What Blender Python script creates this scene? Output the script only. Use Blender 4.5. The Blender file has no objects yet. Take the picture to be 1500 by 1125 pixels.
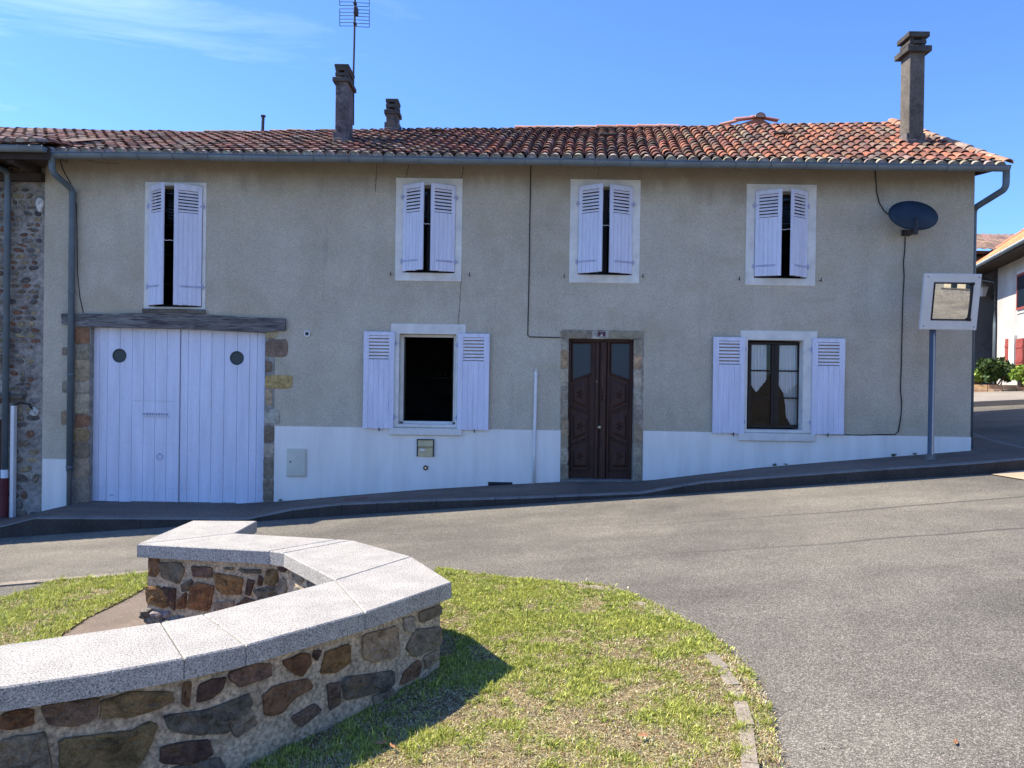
import bpy, math, random
import numpy as np
from mathutils import Vector, Matrix, noise
R = math.radians
rnd = random.Random(11)
sc = bpy.context.scene
COL = sc.collection
F = 1127.0
# ------------------------------------------------------------------ camera
CAMZ = 1.6
Mrot = (Matrix.Rotation(R(90 - 0.3), 4, 'X') @ Matrix.Rotation(R(0.83), 4, 'Z'))
cd = bpy.data.cameras.new('camera'); cam = bpy.data.objects.new('camera', cd); COL.objects.link(cam)
cd.sensor_width = 36; cd.lens = 36 * F / 1500; cd.clip_end = 3000; cd.clip_start = 0.05
cam.matrix_world = Matrix.Translation((0, 0, CAMZ)) @ Mrot
sc.camera = cam
# measuring aids: where a sight line from the survey position meets a plane
def ray(px, py): return (Mrot.to_3x3() @ Vector(((px - 750) / F, -(py - 562.5) / F, -1)))
def at(px, py, Y):
    d = ray(px, py); t = Y / d.y; return Vector((d.x * t, Y, CAMZ + d.z * t))
def onz(px, py, z):
    d = ray(px, py); t = (z - CAMZ) / d.z; return Vector((d.x * t, d.y * t, z))
def ong(px, py, f, n=40):
    d = ray(px, py); t = 4.0
    for _ in range(n):
        z = f(d.x * t, d.y * t); t = 0.5 * t + 0.5 * (z - CAMZ) / d.z if d.z < 0 else t
    return Vector((d.x * t, d.y * t, f(d.x * t, d.y * t)))
def onplane(px, py, p0, n):
    d = ray(px, py); o = Vector((0, 0, CAMZ)); t = (p0 - o).dot(n) / d.dot(n); return o + d * t
def sst(a, b, x):
    t = max(0, min(1, (x - a) / (b - a))); return t * t * (3 - 2 * t)
def lerp(a, b, t): return a + (b - a) * t
def interp(tab, x):
    if x <= tab[0][0]: return tab[0][1]
    for (a, b), (c, d) in zip(tab, tab[1:]):
        if x <= c: return b + (d - b) * (x - a) / (c - a)
    return tab[-1][1]
# ------------------------------------------------------------------ materials
def nodes(name):
    m = bpy.data.materials.new(name); m.use_nodes = True
    nt = m.node_tree; b = nt.nodes['Principled BSDF']; return m, nt, b
def N(nt, t, **kw):
    n = nt.nodes.new(t)
    for k, v in kw.items():
        if k in n.inputs: n.inputs[k].default_value = v
        else: setattr(n, k, v)
    return n
def ramp(nt, src, stops, interp_='LINEAR'):
    r = nt.nodes.new('ShaderNodeValToRGB'); r.color_ramp.interpolation = interp_
    e = r.color_ramp.elements
    while len(e) < len(stops): e.new(0.5)
    for el, (p, c) in zip(e, stops):
        el.position = p; el.color = (*c, 1) if len(c) == 3 else c
    nt.links.new(src, r.inputs[0]); return r.outputs[0]
def mixc(nt, fac, a, b, mode='MIX'):
    m = nt.nodes.new('ShaderNodeMix'); m.data_type = 'RGBA'; m.blend_type = mode
    for s, v in ((m.inputs[0], fac), (m.inputs[6], a), (m.inputs[7], b)):
        if hasattr(v, 'is_linked') or hasattr(v, 'links'): nt.links.new(v, s)
        elif isinstance(v, (tuple, list)): s.default_value = (*v, 1) if len(v) == 3 else v
        else: s.default_value = v
    return m.outputs[2]
def coord(nt, scale=(1, 1, 1), obj=True):
    tc = nt.nodes.new('ShaderNodeTexCoord'); mp = nt.nodes.new('ShaderNodeMapping')
    mp.inputs['Scale'].default_value = scale
    nt.links.new(tc.outputs['Object'], mp.inputs[0]); return mp.outputs[0]
def nz(nt, vec, scale, detail=4, rough=.55, dist=0):
    n = N(nt, 'ShaderNodeTexNoise'); n.inputs['Scale'].default_value = scale; n.inputs['Detail'].default_value = detail
    n.inputs['Roughness'].default_value = rough; n.inputs['Distortion'].default_value = dist
    nt.links.new(vec, n.inputs['Vector']); return n.outputs['Fac']
def bump(nt, b, h, strength, dist):
    bp = nt.nodes.new('ShaderNodeBump'); bp.inputs['Strength'].default_value = strength; bp.inputs['Distance'].default_value = dist
    nt.links.new(h, bp.inputs['Height']); nt.links.new(bp.outputs[0], b.inputs['Normal'])
def mat(name, col=(.5, .5, .5), rough=.8, nscale=3, namt=.25, bscale=60, bamt=.3, bdist=.004, vcol=False, metal=0, spec=.3, stretch=(1, 1, 1), dark=None, fine=0):
    m, nt, b = nodes(name)
    v = coord(nt, stretch)
    n1 = nz(nt, v, nscale, 6, .6)
    if vcol:
        a = nt.nodes.new('ShaderNodeAttribute'); a.attribute_name = 'Col'; base = a.outputs['Color']
    else: base = (*col, 1)
    lo = (1 - namt,) * 3; hi = (1 + namt,) * 3
    f = ramp(nt, n1, [(.3, lo), (.7, hi)])
    c = mixc(nt, 1.0, base, f, 'MULTIPLY')
    if fine:
        n2 = nz(nt, v, bscale * .7, 3, .6)
        f2 = ramp(nt, n2, [(.35, (1 - fine,) * 3), (.65, (1 + fine,) * 3)])
        c = mixc(nt, 1.0, c, f2, 'MULTIPLY')
    if dark:
        n3 = nz(nt, v, dark[1], 5, .65)
        c = mixc(nt, ramp(nt, n3, [(dark[2], (0, 0, 0)), (dark[2] + .12, (1, 1, 1))]), c, dark[0])
    nt.links.new(c, b.inputs['Base Color'])
    b.inputs['Roughness'].default_value = rough; b.inputs['Metallic'].default_value = metal
    b.inputs['Specular IOR Level'].default_value = spec
    if bamt: bump(nt, b, nz(nt, v, bscale, 5, .6), bamt, bdist)
    return m
M = {}
def plaster():
    m, nt, b = nodes('roughcast_plaster'); v = coord(nt)
    big = nz(nt, v, .55, 5, .6); mid = nz(nt, v, 3.2, 6, .65); fin = nz(nt, v, 90, 3, .6)
    vs = coord(nt, (2.2, 2.2, .18)); streak = nz(nt, vs, 2.0, 5, .6)
    c = ramp(nt, big, [(.3, (.455, .40, .31)), (.52, (.515, .462, .368)), (.72, (.545, .498, .41))])
    c = mixc(nt, 1, c, ramp(nt, mid, [(.3, (.93, .93, .93)), (.7, (1.06, 1.06, 1.05))]), 'MULTIPLY')
    c = mixc(nt, 1, c, ramp(nt, streak, [(.3, (.95, .95, .94)), (.6, (1.02, 1.02, 1.02))]), 'MULTIPLY')
    c = mixc(nt, 1, c, ramp(nt, fin, [(.36, (.79, .78, .76)), (.62, (1.14, 1.14, 1.13))]), 'MULTIPLY')
    yl = nz(nt, coord(nt, (.8, .8, 1.1)), 1.1, 6, .7, .8)
    c = mixc(nt, ramp(nt, yl, [(.52, (0, 0, 0)), (.68, (.45, .45, .45))]), c, (.40, .335, .215))
    gs = nz(nt, coord(nt, (3.4, 3.4, .28)), 1.7, 6, .72, .4)
    c = mixc(nt, ramp(nt, gs, [(.6, (0, 0, 0)), (.72, (.3, .3, .3))]), c, (.2, .185, .16))
    pit = nz(nt, v, 28, 4, .7)
    c = mixc(nt, ramp(nt, pit, [(.68, (0, 0, 0)), (.75, (1, 1, 1))]), c, (.15, .135, .115))
    # brown band just under the gutter, with an uneven lower edge
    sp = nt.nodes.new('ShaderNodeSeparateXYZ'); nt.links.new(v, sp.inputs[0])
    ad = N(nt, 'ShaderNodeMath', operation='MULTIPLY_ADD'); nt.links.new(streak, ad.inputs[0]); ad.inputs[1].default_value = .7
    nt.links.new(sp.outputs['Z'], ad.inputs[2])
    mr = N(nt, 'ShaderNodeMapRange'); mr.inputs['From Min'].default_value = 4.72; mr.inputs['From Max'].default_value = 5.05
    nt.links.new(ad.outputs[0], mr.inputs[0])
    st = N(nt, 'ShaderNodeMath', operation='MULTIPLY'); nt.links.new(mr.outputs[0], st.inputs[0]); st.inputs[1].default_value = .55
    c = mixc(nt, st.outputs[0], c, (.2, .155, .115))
    nt.links.new(c, b.inputs['Base Color']); b.inputs['Roughness'].default_value = .95; b.inputs['Specular IOR Level'].default_value = .15
    bump(nt, b, fin, .7, .006); return m
M['plaster'] = plaster()
def white_band():
    m, nt, b = nodes('painted_plinth'); v = coord(nt, (1, 1, 1))
    vs = coord(nt, (2.5, 2.5, .35))
    c = ramp(nt, nz(nt, vs, 1.6, 5, .6), [(.3, (.74, .71, .65)), (.62, (.87, .84, .78))])
    d = nz(nt, v, 14, 6, .7)
    c = mixc(nt, ramp(nt, d, [(.66, (0, 0, 0)), (.8, (.5, .5, .5))]), c, (.35, .33, .3))
    nt.links.new(c, b.inputs['Base Color']); b.inputs['Roughness'].default_value = .85
    bump(nt, b, nz(nt, v, 55, 4, .6), .45, .004); return m
M['band'] = white_band()
M['surround'] = mat('surround_paint', (.70, .68, .63), .8, 6, .12, 40, .3, .003, dark=((.36, .34, .3), 9, .68))
M['lilac'] = mat('lilac_paint', (.66, .675, .79), .6, 2.5, .1, 30, .25, .0015, stretch=(6, 6, .6), dark=((.40, .41, .52), 3.2, .68), vcol=False, fine=.06)
M['lilac2'] = mat('lilac_paint_garage', (.68, .70, .81), .6, 1.5, .1, 30, .25, .0015, stretch=(5, 5, .5), dark=((.44, .46, .58), 2.6, .68), fine=.05)
M['louvre'] = mat('pale_lilac_slats', (.72, .68, .73), .6, 8, .1, 30, 0)
M['iron'] = mat('painted_iron', (.4, .41, .55), .5, 10, .2, 60, .2, .001)
M['dark'] = mat('dark_void', (.02, .02, .022), .9, 3, .2, 20, 0)
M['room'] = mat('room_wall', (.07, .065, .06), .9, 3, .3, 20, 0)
M['wood_dark'] = mat('dark_varnished_oak', (.052, .018, .011), .5, 5, .45, 50, .5, .002, spec=.35, stretch=(6, 6, 1))
M['wood_brown'] = mat('brown_window_wood', (.022, .013, .010), .4, 8, .3, 60, .3, .001, stretch=(5, 5, 1))
M['beam'] = mat('weathered_beam', (.16, .15, .145), .85, 2.4, .55, 14, 1.0, .012, stretch=(.6, 3, 7), dark=((.045, .042, .045), 3.5, .52), fine=.35)
M['zinc'] = mat('grey_zinc', (.155, .19, .215), .5, 2.5, .2, 30, .08, .002, metal=.25, spec=.5)
M['pipe'] = mat('blue_grey_pipe', (.105, .14, .165), .45, 3, .15, 30, .08, .002, spec=.4)
M['pvc'] = mat('white_pvc', (.75, .75, .74), .4, 5, .08, 60, 0)
M['black'] = mat('black_rubber', (.016, .016, .018), .55, 8, .2, 60, .2, .001)
M['dish'] = mat('dark_blue_dish', (.018, .035, .055), .6, 4, .25, 40, .1, .001, spec=.3)
M['beige'] = mat('beige_metal', (.55, .46, .26), .4, 8, .15, 60, .1, .001)
M['cream'] = mat('cream_box', (.62, .60, .50), .55, 5, .08, 60, 0)
M['red'] = mat('oxblood_enamel', (.09, .012, .02), .3, 5, .1, 60, 0)
M['white'] = mat('white_enamel', (.75, .74, .74), .4, 5, .05, 60, 0)
M['redpipe'] = mat('red_cast_pipe', (.13, .022, .018), .55, 6, .25, 60, .2, .002)
M['stone'] = mat('stone', vcol=True, rough=.88, nscale=26, namt=.5, bscale=55, bamt=1, bdist=.012, fine=.42)
def stonemat():
    m, nt, b = nodes('rubble_stone'); v = coord(nt)
    a = nt.nodes.new('ShaderNodeAttribute'); a.attribute_name = 'Col'
    n1 = nz(nt, v, 15, 12, .78, .5); n2 = nz(nt, v, 120, 4, .7); n3 = nz(nt, v, 6, 8, .7, 1.2)
    c = mixc(nt, 1, a.outputs['Color'], ramp(nt, n1, [(.38, (.45, .43, .42)), (.5, (1, 1, 1)), (.64, (1.55, 1.5, 1.4))]), 'MULTIPLY')
    c = mixc(nt, ramp(nt, n3, [(.56, (0, 0, 0)), (.62, (.7, .7, .7))]), c, (.26, .17, .085))
    c = mixc(nt, 1, c, ramp(nt, n2, [(.35, (.75, .75, .75)), (.65, (1.25, 1.25, 1.25))]), 'MULTIPLY')
    nt.links.new(c, b.inputs['Base Color']); b.inputs['Roughness'].default_value = .9; b.inputs['Specular IOR Level'].default_value = .25
    bump(nt, b, n1, 1.0, .03); return m
M['stone'] = stonemat()
M['tile'] = mat('clay_tiles', vcol=True, rough=.88, nscale=9, namt=.4, bscale=55, bamt=.5, bdist=.004, fine=.3, dark=((.25, .21, .17), 24, .68))
M['tile_new'] = mat('new_clay_tile', vcol=True, rough=.85, nscale=9, namt=.12, bscale=55, bamt=.3, bdist=.003)
M['mortar'] = mat('sandy_mortar', (.50, .40, .275), .95, 9, .3, 75, 1.0, .014, fine=.4)
M['mortar_grey'] = mat('lime_mortar', (.29, .265, .23), .95, 3, .35, 22, 1.0, .03, fine=.25)
M['jamb'] = mat('jamb_stone', vcol=True, rough=.9, nscale=7, namt=.3, bscale=30, bamt=.7, bdist=.008, fine=.2)
M['concrete'] = mat('chimney_render', (.13, .115, .095), .92, 3, .35, 40, .7, .008, dark=((.07, .065, .06), 4, .6), fine=.2)
M['concrete_b'] = mat('chimney_blocks', (.14, .125, .12), .92, 4, .4, 35, .7, .008, dark=((.05, .045, .045), 5, .55), fine=.25)
M['concrete_d'] = mat('chimney_cap_stone', (.075, .068, .062), .95, 6, .4, 40, .7, .008, dark=((.14, .11, .05), 7, .62))
M['metal_dark'] = mat('rusty_dark_metal', (.05, .042, .045), .6, 10, .3, 60, .2, .001)
M['cable'] = mat('black_cable', (.02, .019, .018), .7, 8, .2, 60, 0)
M['crack'] = mat('crack_shadow', (.045, .04, .036), 1, 8, .2, 60, 0)
M['kerbface'] = mat('grimy_shaded_kerb_face', (.055, .048, .042), .95, 2.5, .3, 80, .7, .004, fine=.2)  # grime, with the shadow on the kerb face also painted into its colour
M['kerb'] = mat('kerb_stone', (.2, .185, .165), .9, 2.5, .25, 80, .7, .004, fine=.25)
M['edging'] = mat('edging_stone', (.25, .215, .17), .95, 5, .25, 60, .8, .006, fine=.2)
M['soil'] = mat('soil_and_thatch', (.21, .165, .085), 1, 12, .5, 60, 1, .02, fine=.6, dark=((.09, .07, .035), 14, .5))
M['path'] = mat('brown_gravel_path', (.17, .135, .105), .95, 2, .25, 120, .8, .006, fine=.3)
M['ground'] = mat('ground_earth', (.15, .14, .11), 1, .4, .3, 20, .5, .02)
M['white_render'] = mat('white_house_render', (.47, .45, .42), .9, .9, .22, 30, .4, .008, dark=((.30, .28, .26), 1.6, .6))
M['grey_render'] = mat('grey_house_render', (.155, .15, .14), .95, .6, .4, 30, .4, .01, dark=((.08, .075, .065), .9, .55))
M['cream_render'] = mat('cream_house_render', (.62, .53, .36), .9, 1, .15, 30, .3, .008)
M['redpaint'] = mat('dull_red_paint', (.30, .07, .06), .6, 5, .2, 40, .2, .002)
M['planter'] = mat('planter_stone', vcol=True, rough=.9, nscale=9, namt=.3, bscale=40, bamt=.6, bdist=.01)
M['leaf'] = mat('foliage', vcol=True, rough=.6, nscale=8, namt=.25, bscale=60, bamt=0, spec=.3)
M['bark'] = mat('twigs', (.1, .07, .045), .9, 10, .3, 50, .4, .004)
M['dryleaf'] = mat('dry_leaf', (.36, .17, .08), .8, 30, .3, 90, .3, .001)
M['paving'] = mat('ochre_concrete', (.42, .32, .22), .9, 2, .12, 90, .6, .004, fine=.15)
M['door_iron'] = mat('brass', (.45, .38, .25), .35, 10, .1, 60, 0, metal=.8)
M['fascia'] = mat('dark_fascia_wood', (.045, .032, .026), .85, 5, .3, 30, .5, .004)
M['postpaint'] = mat('blue_grey_post', (.10, .125, .16), .5, 5, .15, 40, .05, .001)
M['panelpaint'] = mat('off_white_panel', (.62, .60, .565), .5, 3, .08, 50, .05, .001)
def leafmat():
    m = M['leaf']; nt = m.node_tree; b = nt.nodes['Principled BSDF']
    b.inputs['Subsurface Weight'].default_value = 0
leafmat()
def grassmat():
    m, nt, b = nodes('grass_blades')
    a = nt.nodes.new('ShaderNodeAttribute'); a.attribute_name = 'Col'
    nt.links.new(a.outputs['Color'], b.inputs['Base Color']); b.inputs['Roughness'].default_value = .55; b.inputs['Specular IOR Level'].default_value = .25
    tr = nt.nodes.new('ShaderNodeBsdfTranslucent'); nt.links.new(a.outputs['Color'], tr.inputs[0])
    mx = nt.nodes.new('ShaderNodeMixShader'); mx.inputs[0].default_value = .3
    nt.links.new(b.outputs[0], mx.inputs[1]); nt.links.new(tr.outputs[0], mx.inputs[2])
    nt.links.new(mx.outputs[0], nt.nodes['Material Output'].inputs[0]); return m
M['grass'] = grassmat()
def glassmat(name='window_glass', tint=(.93, .95, .95)):
    m, nt, b = nodes(name); nt.nodes.remove(b)
    g = nt.nodes.new('ShaderNodeBsdfGlossy'); g.inputs['Roughness'].default_value = .02
    t = nt.nodes.new('ShaderNodeBsdfTransparent'); t.inputs[0].default_value = (*tint, 1)
    fr = nt.nodes.new('ShaderNodeFresnel'); fr.inputs[0].default_value = 1.5
    mx = nt.nodes.new('ShaderNodeMixShader'); nt.links.new(fr.outputs[0], mx.inputs[0])
    nt.links.new(t.outputs[0], mx.inputs[1]); nt.links.new(g.outputs[0], mx.inputs[2])
    nt.links.new(mx.outputs[0], nt.nodes['Material Output'].inputs[0]); return m
M['glass'] = glassmat()
m, nt, b = nodes('dark_glass'); b.inputs['Base Color'].default_value = (.010, .020, .032, 1); b.inputs['Roughness'].default_value = .25; M['darkglass'] = m
m, nt, b = nodes('mirror'); b.inputs['Base Color'].default_value = (.88, .88, .84, 1); b.inputs['Metallic'].default_value = 1; b.inputs['Roughness'].default_value = .03; M['mirror'] = m
def curtainmat():
    m, nt, b = nodes('lace'); v = coord(nt)
    w = N(nt, 'ShaderNodeTexWave'); w.inputs['Scale'].default_value = 22; w.inputs['Distortion'].default_value = 2; nt.links.new(v, w.inputs['Vector'])
    c = ramp(nt, w.outputs['Fac'], [(.1, (.5, .5, .51)), (.8, (.88, .88, .89))])
    nt.links.new(c, b.inputs['Base Color']); b.inputs['Roughness'].default_value = .9
    t = nt.nodes.new('ShaderNodeBsdfTransparent'); mx = nt.nodes.new('ShaderNodeMixShader'); 
    nn = nz(nt, v, 90, 2, .5); f = ramp(nt, nn, [(.4, (.0, .0, .0)), (.65, (.12, .12, .12))]); nt.links.new(f, mx.inputs[0])
    nt.links.new(b.outputs[0], mx.inputs[1]); nt.links.new(t.outputs[0], mx.inputs[2])
    nt.links.new(mx.outputs[0], nt.nodes['Material Output'].inputs[0]); return m
M['lace'] = curtainmat()
def granite():
    m, nt, b = nodes('speckled_granite'); v = coord(nt)
    n1 = nz(nt, v, 150, 3, .75); n2 = nz(nt, v, 80, 2, .6)
    c = ramp(nt, n1, [(.36, (.06, .058, .056)), (.44, (.30, .288, .27)), (.56, (.45, .435, .41)), (.66, (.66, .64, .60))])
    c = mixc(nt, ramp(nt, n2, [(.30, (1, 1, 1)), (.38, (0, 0, 0))]), c, (.16, .16, .17))
    n4 = nz(nt, v, 7, 4, .6)
    c = mixc(nt, 1, c, ramp(nt, n4, [(.3, (.84, .835, .80)), (.7, (1.1, 1.085, 1.03))]), 'MULTIPLY')
    nt.links.new(c, b.inputs['Base Color']); b.inputs['Roughness'].default_value = .75; b.inputs['Specular IOR Level'].default_value = .3
    bump(nt, b, n1, .35, .002); return m
M['granite'] = granite()
def asphalt(name, lo, hi, warm=1.0, seams=False, sc_=1.0):
    m, nt, b = nodes(name); v = coord(nt)
    vo = N(nt, 'ShaderNodeTexVoronoi'); vo.inputs['Scale'].default_value = 215 * sc_; nt.links.new(v, vo.inputs['Vector'])
    sep = nt.nodes.new('ShaderNodeSeparateColor'); nt.links.new(vo.outputs['Color'], sep.inputs[0])
    c = ramp(nt, sep.outputs[0], [(0, tuple(x * .7 for x in lo)), (.45, lo), (.8, hi), (.97, tuple(min(.7, x * 1.6) for x in hi))])
    n0 = nz(nt, v, 60, 4, .75)
    c = mixc(nt, 1, c, ramp(nt, n0, [(.32, (.74, .74, .74)), (.66, (1.22, 1.21, 1.2))]), 'MULTIPLY')
    n1 = nz(nt, v, .35, 5, .65)
    c = mixc(nt, 1, c, ramp(nt, n1, [(.32, (.70, .70, .71)), (.62, (1.22, 1.2, 1.15))]), 'MULTIPLY')
    n2 = nz(nt, v, 2.2, 5, .6)
    c = mixc(nt, 1, c, ramp(nt, n2, [(.3, (.88, .88, .89)), (.7, (1.1, 1.1, 1.1))]), 'MULTIPLY')
    vs = coord(nt, (.12, 1.4, 1)); n3 = nz(nt, vs, 1.1, 4, .5)      # wear bands along the driving direction
    c = mixc(nt, 1, c, ramp(nt, n3, [(.35, (.88, .88, .88)), (.65, (1.12, 1.11, 1.09))]), 'MULTIPLY')
    if seams:                                                    # two thin tar seams running along the road
        sp = nt.nodes.new('ShaderNodeSeparateXYZ'); nt.links.new(v, sp.inputs[0])
        wn = nz(nt, coord(nt, (.5, .5, .5)), 1.2, 3, .5)
        for y0, sl in ((8.15, .06), (6.75, .02)):
            a1 = N(nt, 'ShaderNodeMath', operation='MULTIPLY_ADD'); nt.links.new(sp.outputs['X'], a1.inputs[0]); a1.inputs[1].default_value = -sl; nt.links.new(sp.outputs['Y'], a1.inputs[2])
            a2 = N(nt, 'ShaderNodeMath', operation='MULTIPLY_ADD'); nt.links.new(wn, a2.inputs[0]); a2.inputs[1].default_value = .35; nt.links.new(a1.outputs[0], a2.inputs[2])
            a3 = N(nt, 'ShaderNodeMath', operation='SUBTRACT'); nt.links.new(a2.outputs[0], a3.inputs[0]); a3.inputs[1].default_value = y0 + .17
            a4 = N(nt, 'ShaderNodeMath', operation='ABSOLUTE'); nt.links.new(a3.outputs[0], a4.inputs[0])
            xs = N(nt, 'ShaderNodeMapRange'); xs.inputs['From Min'].default_value = .2; xs.inputs['From Max'].default_value = 4; nt.links.new(sp.outputs['X'], xs.inputs[0])
            fm = ramp(nt, a4.outputs[0], [(.012, (1, 1, 1)), (.045, (0, 0, 0))])
            mm = N(nt, 'ShaderNodeMath', operation='MULTIPLY'); nt.links.new(fm, mm.inputs[0]); nt.links.new(xs.outputs[0], mm.inputs[1])
            m2 = N(nt, 'ShaderNodeMath', operation='MULTIPLY'); nt.links.new(mm.outputs[0], m2.inputs[0]); m2.inputs[1].default_value = .85
            c = mixc(nt, m2.outputs[0], c, (.07, .065, .06))
    nt.links.new(c, b.inputs['Base Color']); b.inputs['Roughness'].default_value = .9; b.inputs['Specular IOR Level'].default_value = .25
    bump(nt, b, vo.outputs['Distance'], .5, .006); return m
M['asphalt'] = asphalt('worn_asphalt', (.112, .106, .09), (.205, .194, .168), seams=True)
M['pavement'] = asphalt('pavement_asphalt', (.135, .105, .086), (.20, .162, .135))
# ------------------------------------------------------------------ mesh builder
class MB:
    def __init__(s): s.v = []; s.f = []; s.c = []; s.M = None; s.col = (.5, .5, .5); s.mi = []; s.m = 0; s.marks = [(0, 0)]
    def add(s, vs, fs, col=None):
        o = len(s.v)
        s.v += [tuple(s.M @ Vector(p)) if s.M else tuple(p) for p in vs]
        for f in fs: s.f.append(tuple(i + o for i in f)); s.c.append(col or s.col); s.mi.append(s.m)
    def box(s, x0, x1, y0, y1, z0, z1, col=None, bev=0):
        if bev:
            return s.bbox(x0, x1, y0, y1, z0, z1, bev, col)
        s.add([(x, y, z) for z in (z0, z1) for y in (y0, y1) for x in (x0, x1)],
              [(0, 2, 3, 1), (4, 5, 7, 6), (0, 1, 5, 4), (2, 6, 7, 3), (0, 4, 6, 2), (1, 3, 7, 5)], col)
    def bbox(s, x0, x1, y0, y1, z0, z1, b, col=None):
        b = min(b, (x1 - x0) * .45, (y1 - y0) * .45, (z1 - z0) * .45); vs = []; idx = {}
        X = (x0, x1); Y = (y0, y1); Z = (z0, z1)
        for i in (0, 1):
            for j in (0, 1):
                for k in (0, 1):
                    sx, sy, sz = (b, -b)[i], (b, -b)[j], (b, -b)[k]
                    idx[i, j, k, 0] = len(vs); vs.append((X[i], Y[j] + sy, Z[k] + sz))
                    idx[i, j, k, 1] = len(vs); vs.append((X[i] + sx, Y[j], Z[k] + sz))
                    idx[i, j, k, 2] = len(vs); vs.append((X[i] + sx, Y[j] + sy, Z[k]))
        fs = []
        q = [(0, 0), (1, 0), (1, 1), (0, 1)]
        for i in (0, 1):
            fs.append([idx[i, a, b_, 0] for a, b_ in q]); fs.append([idx[a, i, b_, 1] for a, b_ in q]); fs.append([idx[a, b_, i, 2] for a, b_ in q])
        for a in (0, 1):
            for b_ in (0, 1):
                fs.append([idx[a, b_, 0, 0], idx[a, b_, 1, 0], idx[a, b_, 1, 1], idx[a, b_, 0, 1]])
                fs.append([idx[a, 0, b_, 0], idx[a, 1, b_, 0], idx[a, 1, b_, 2], idx[a, 0, b_, 2]])
                fs.append([idx[0, a, b_, 1], idx[1, a, b_, 1], idx[1, a, b_, 2], idx[0, a, b_, 2]])
                for c_ in (0, 1): fs.append([idx[a, b_, c_, 0], idx[a, b_, c_, 1], idx[a, b_, c_, 2]])
        s.add(vs, fs, col)
    def tube(s, pts, r, n=8, col=None, cap=True):
        pts = [Vector(p) for p in pts]; vs = []; fs = []; up = Vector((0, 0, 1))
        for i, p in enumerate(pts):
            d = (pts[min(i + 1, len(pts) - 1)] - pts[max(i - 1, 0)]).normalized()
            a = d.cross(up); 
            if a.length < .1: a = d.cross(Vector((0, 1, 0)))
            a.normalize(); b_ = d.cross(a).normalized(); rr = r[i] if isinstance(r, (list, tuple)) else r
            for k in range(n):
                t = 2 * math.pi * k / n; vs.append(p + a * rr * math.cos(t) + b_ * rr * math.sin(t))
        for i in range(len(pts) - 1):
            for k in range(n): fs.append((i * n + k, i * n + (k + 1) % n, (i + 1) * n + (k + 1) % n, (i + 1) * n + k))
        if cap: fs.append(tuple(range(n))); fs.append(tuple(range((len(pts) - 1) * n, len(pts) * n)))
        s.add(vs, fs, col)
    def prism(s, poly, y0, y1, col=None):            # poly in (x,z)
        n = len(poly); vs = [(x, y0, z) for x, z in poly] + [(x, y1, z) for x, z in poly]
        s.add(vs, [tuple(range(n)), tuple(range(2 * n - 1, n - 1, -1))] + [(i, (i + 1) % n, n + (i + 1) % n, n + i) for i in range(n)], col)
    def hprism(s, poly, z0, z1, col=None, top=None):
        n = len(poly); vs = [(x, y, z0) for x, y in poly] + [(x, y, z1) for x, y in poly]
        s.add(vs, [tuple(range(n)), tuple(range(2 * n - 1, n - 1, -1))] + [(i, (i + 1) % n, n + (i + 1) % n, n + i) for i in range(n)], col)
    def nx(s): s.marks.append((len(s.v), len(s.f)))      # what follows is a piece of its own
    def pieces(s):
        m = s.marks + [(len(s.v), len(s.f))]; out = []
        for (v0, f0), (v1, f1) in zip(m, m[1:]):
            if f1 == f0: continue
            q = MB(); q.v = s.v[v0:v1]; q.f = [tuple(i - v0 for i in f) for f in s.f[f0:f1]]; q.c = s.c[f0:f1]; q.mi = s.mi[f0:f1]; out.append(q)
        return out
    def build(s, name, ms, parent=None, smooth=False, loc=None):
        me = bpy.data.meshes.new(name)
        off = Vector(loc) if loc is not None else Vector((0, 0, 0))
        me.from_pydata([tuple(Vector(p) - off) for p in s.v], [], s.f)
        for m_ in (ms if isinstance(ms, list) else [ms]): me.materials.append(m_)
        me.polygons.foreach_set('material_index', s.mi)
        at_ = me.color_attributes.new('Col', 'FLOAT_COLOR', 'CORNER')
        arr = np.ones((len(me.loops), 4), dtype=np.float32)
        tot = np.empty(len(me.polygons), dtype=np.int32); me.polygons.foreach_get('loop_total', tot)
        arr[:, :3] = np.repeat(np.array(s.c, dtype=np.float32).reshape(-1, 3), tot, axis=0)
        at_.data.foreach_set('color', arr.ravel())
        if smooth: me.polygons.foreach_set('use_smooth', [True] * len(me.polygons))
        me.update(); o = bpy.data.objects.new(name, me); COL.objects.link(o)
        if loc is not None: o.location = off
        if parent is not None: o.parent = parent
        return o
def ring(mb, o, i, ya, yb, bev=.006):
    def loop(r, y, d): return [(r[0] + d, y, r[2] + d), (r[1] - d, y, r[2] + d), (r[1] - d, y, r[3] - d), (r[0] + d, y, r[3] - d)]
    L = [loop(o, yb, 0), loop(o, ya + bev, 0), loop(o, ya, bev), loop(i, ya, -bev), loop(i, ya + bev, 0), loop(i, yb, 0)]
    vs = [p for l in L for p in l]; mb.add(vs, [(a * 4 + k, a * 4 + (k + 1) % 4, ((a + 1) % 6) * 4 + (k + 1) % 4, ((a + 1) % 6) * 4 + k) for a in range(6) for k in range(4)])
def empty(name, loc=(0, 0, 0)):
    o = bpy.data.objects.new(name, None); COL.objects.link(o); o.location = loc; o.empty_display_size = .2; return o
def tag(o, label, cat, group=None, kind=None):
    o['label'] = label; o['category'] = cat
    if group: o['group'] = group
    if kind: o['kind'] = kind
    return o
def struct(o): o['kind'] = 'structure'; return o
def fixparent(o, root):           # children are authored in world space
    o.parent = root; o.matrix_parent_inverse = root.matrix_world.inverted(); return o
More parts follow.
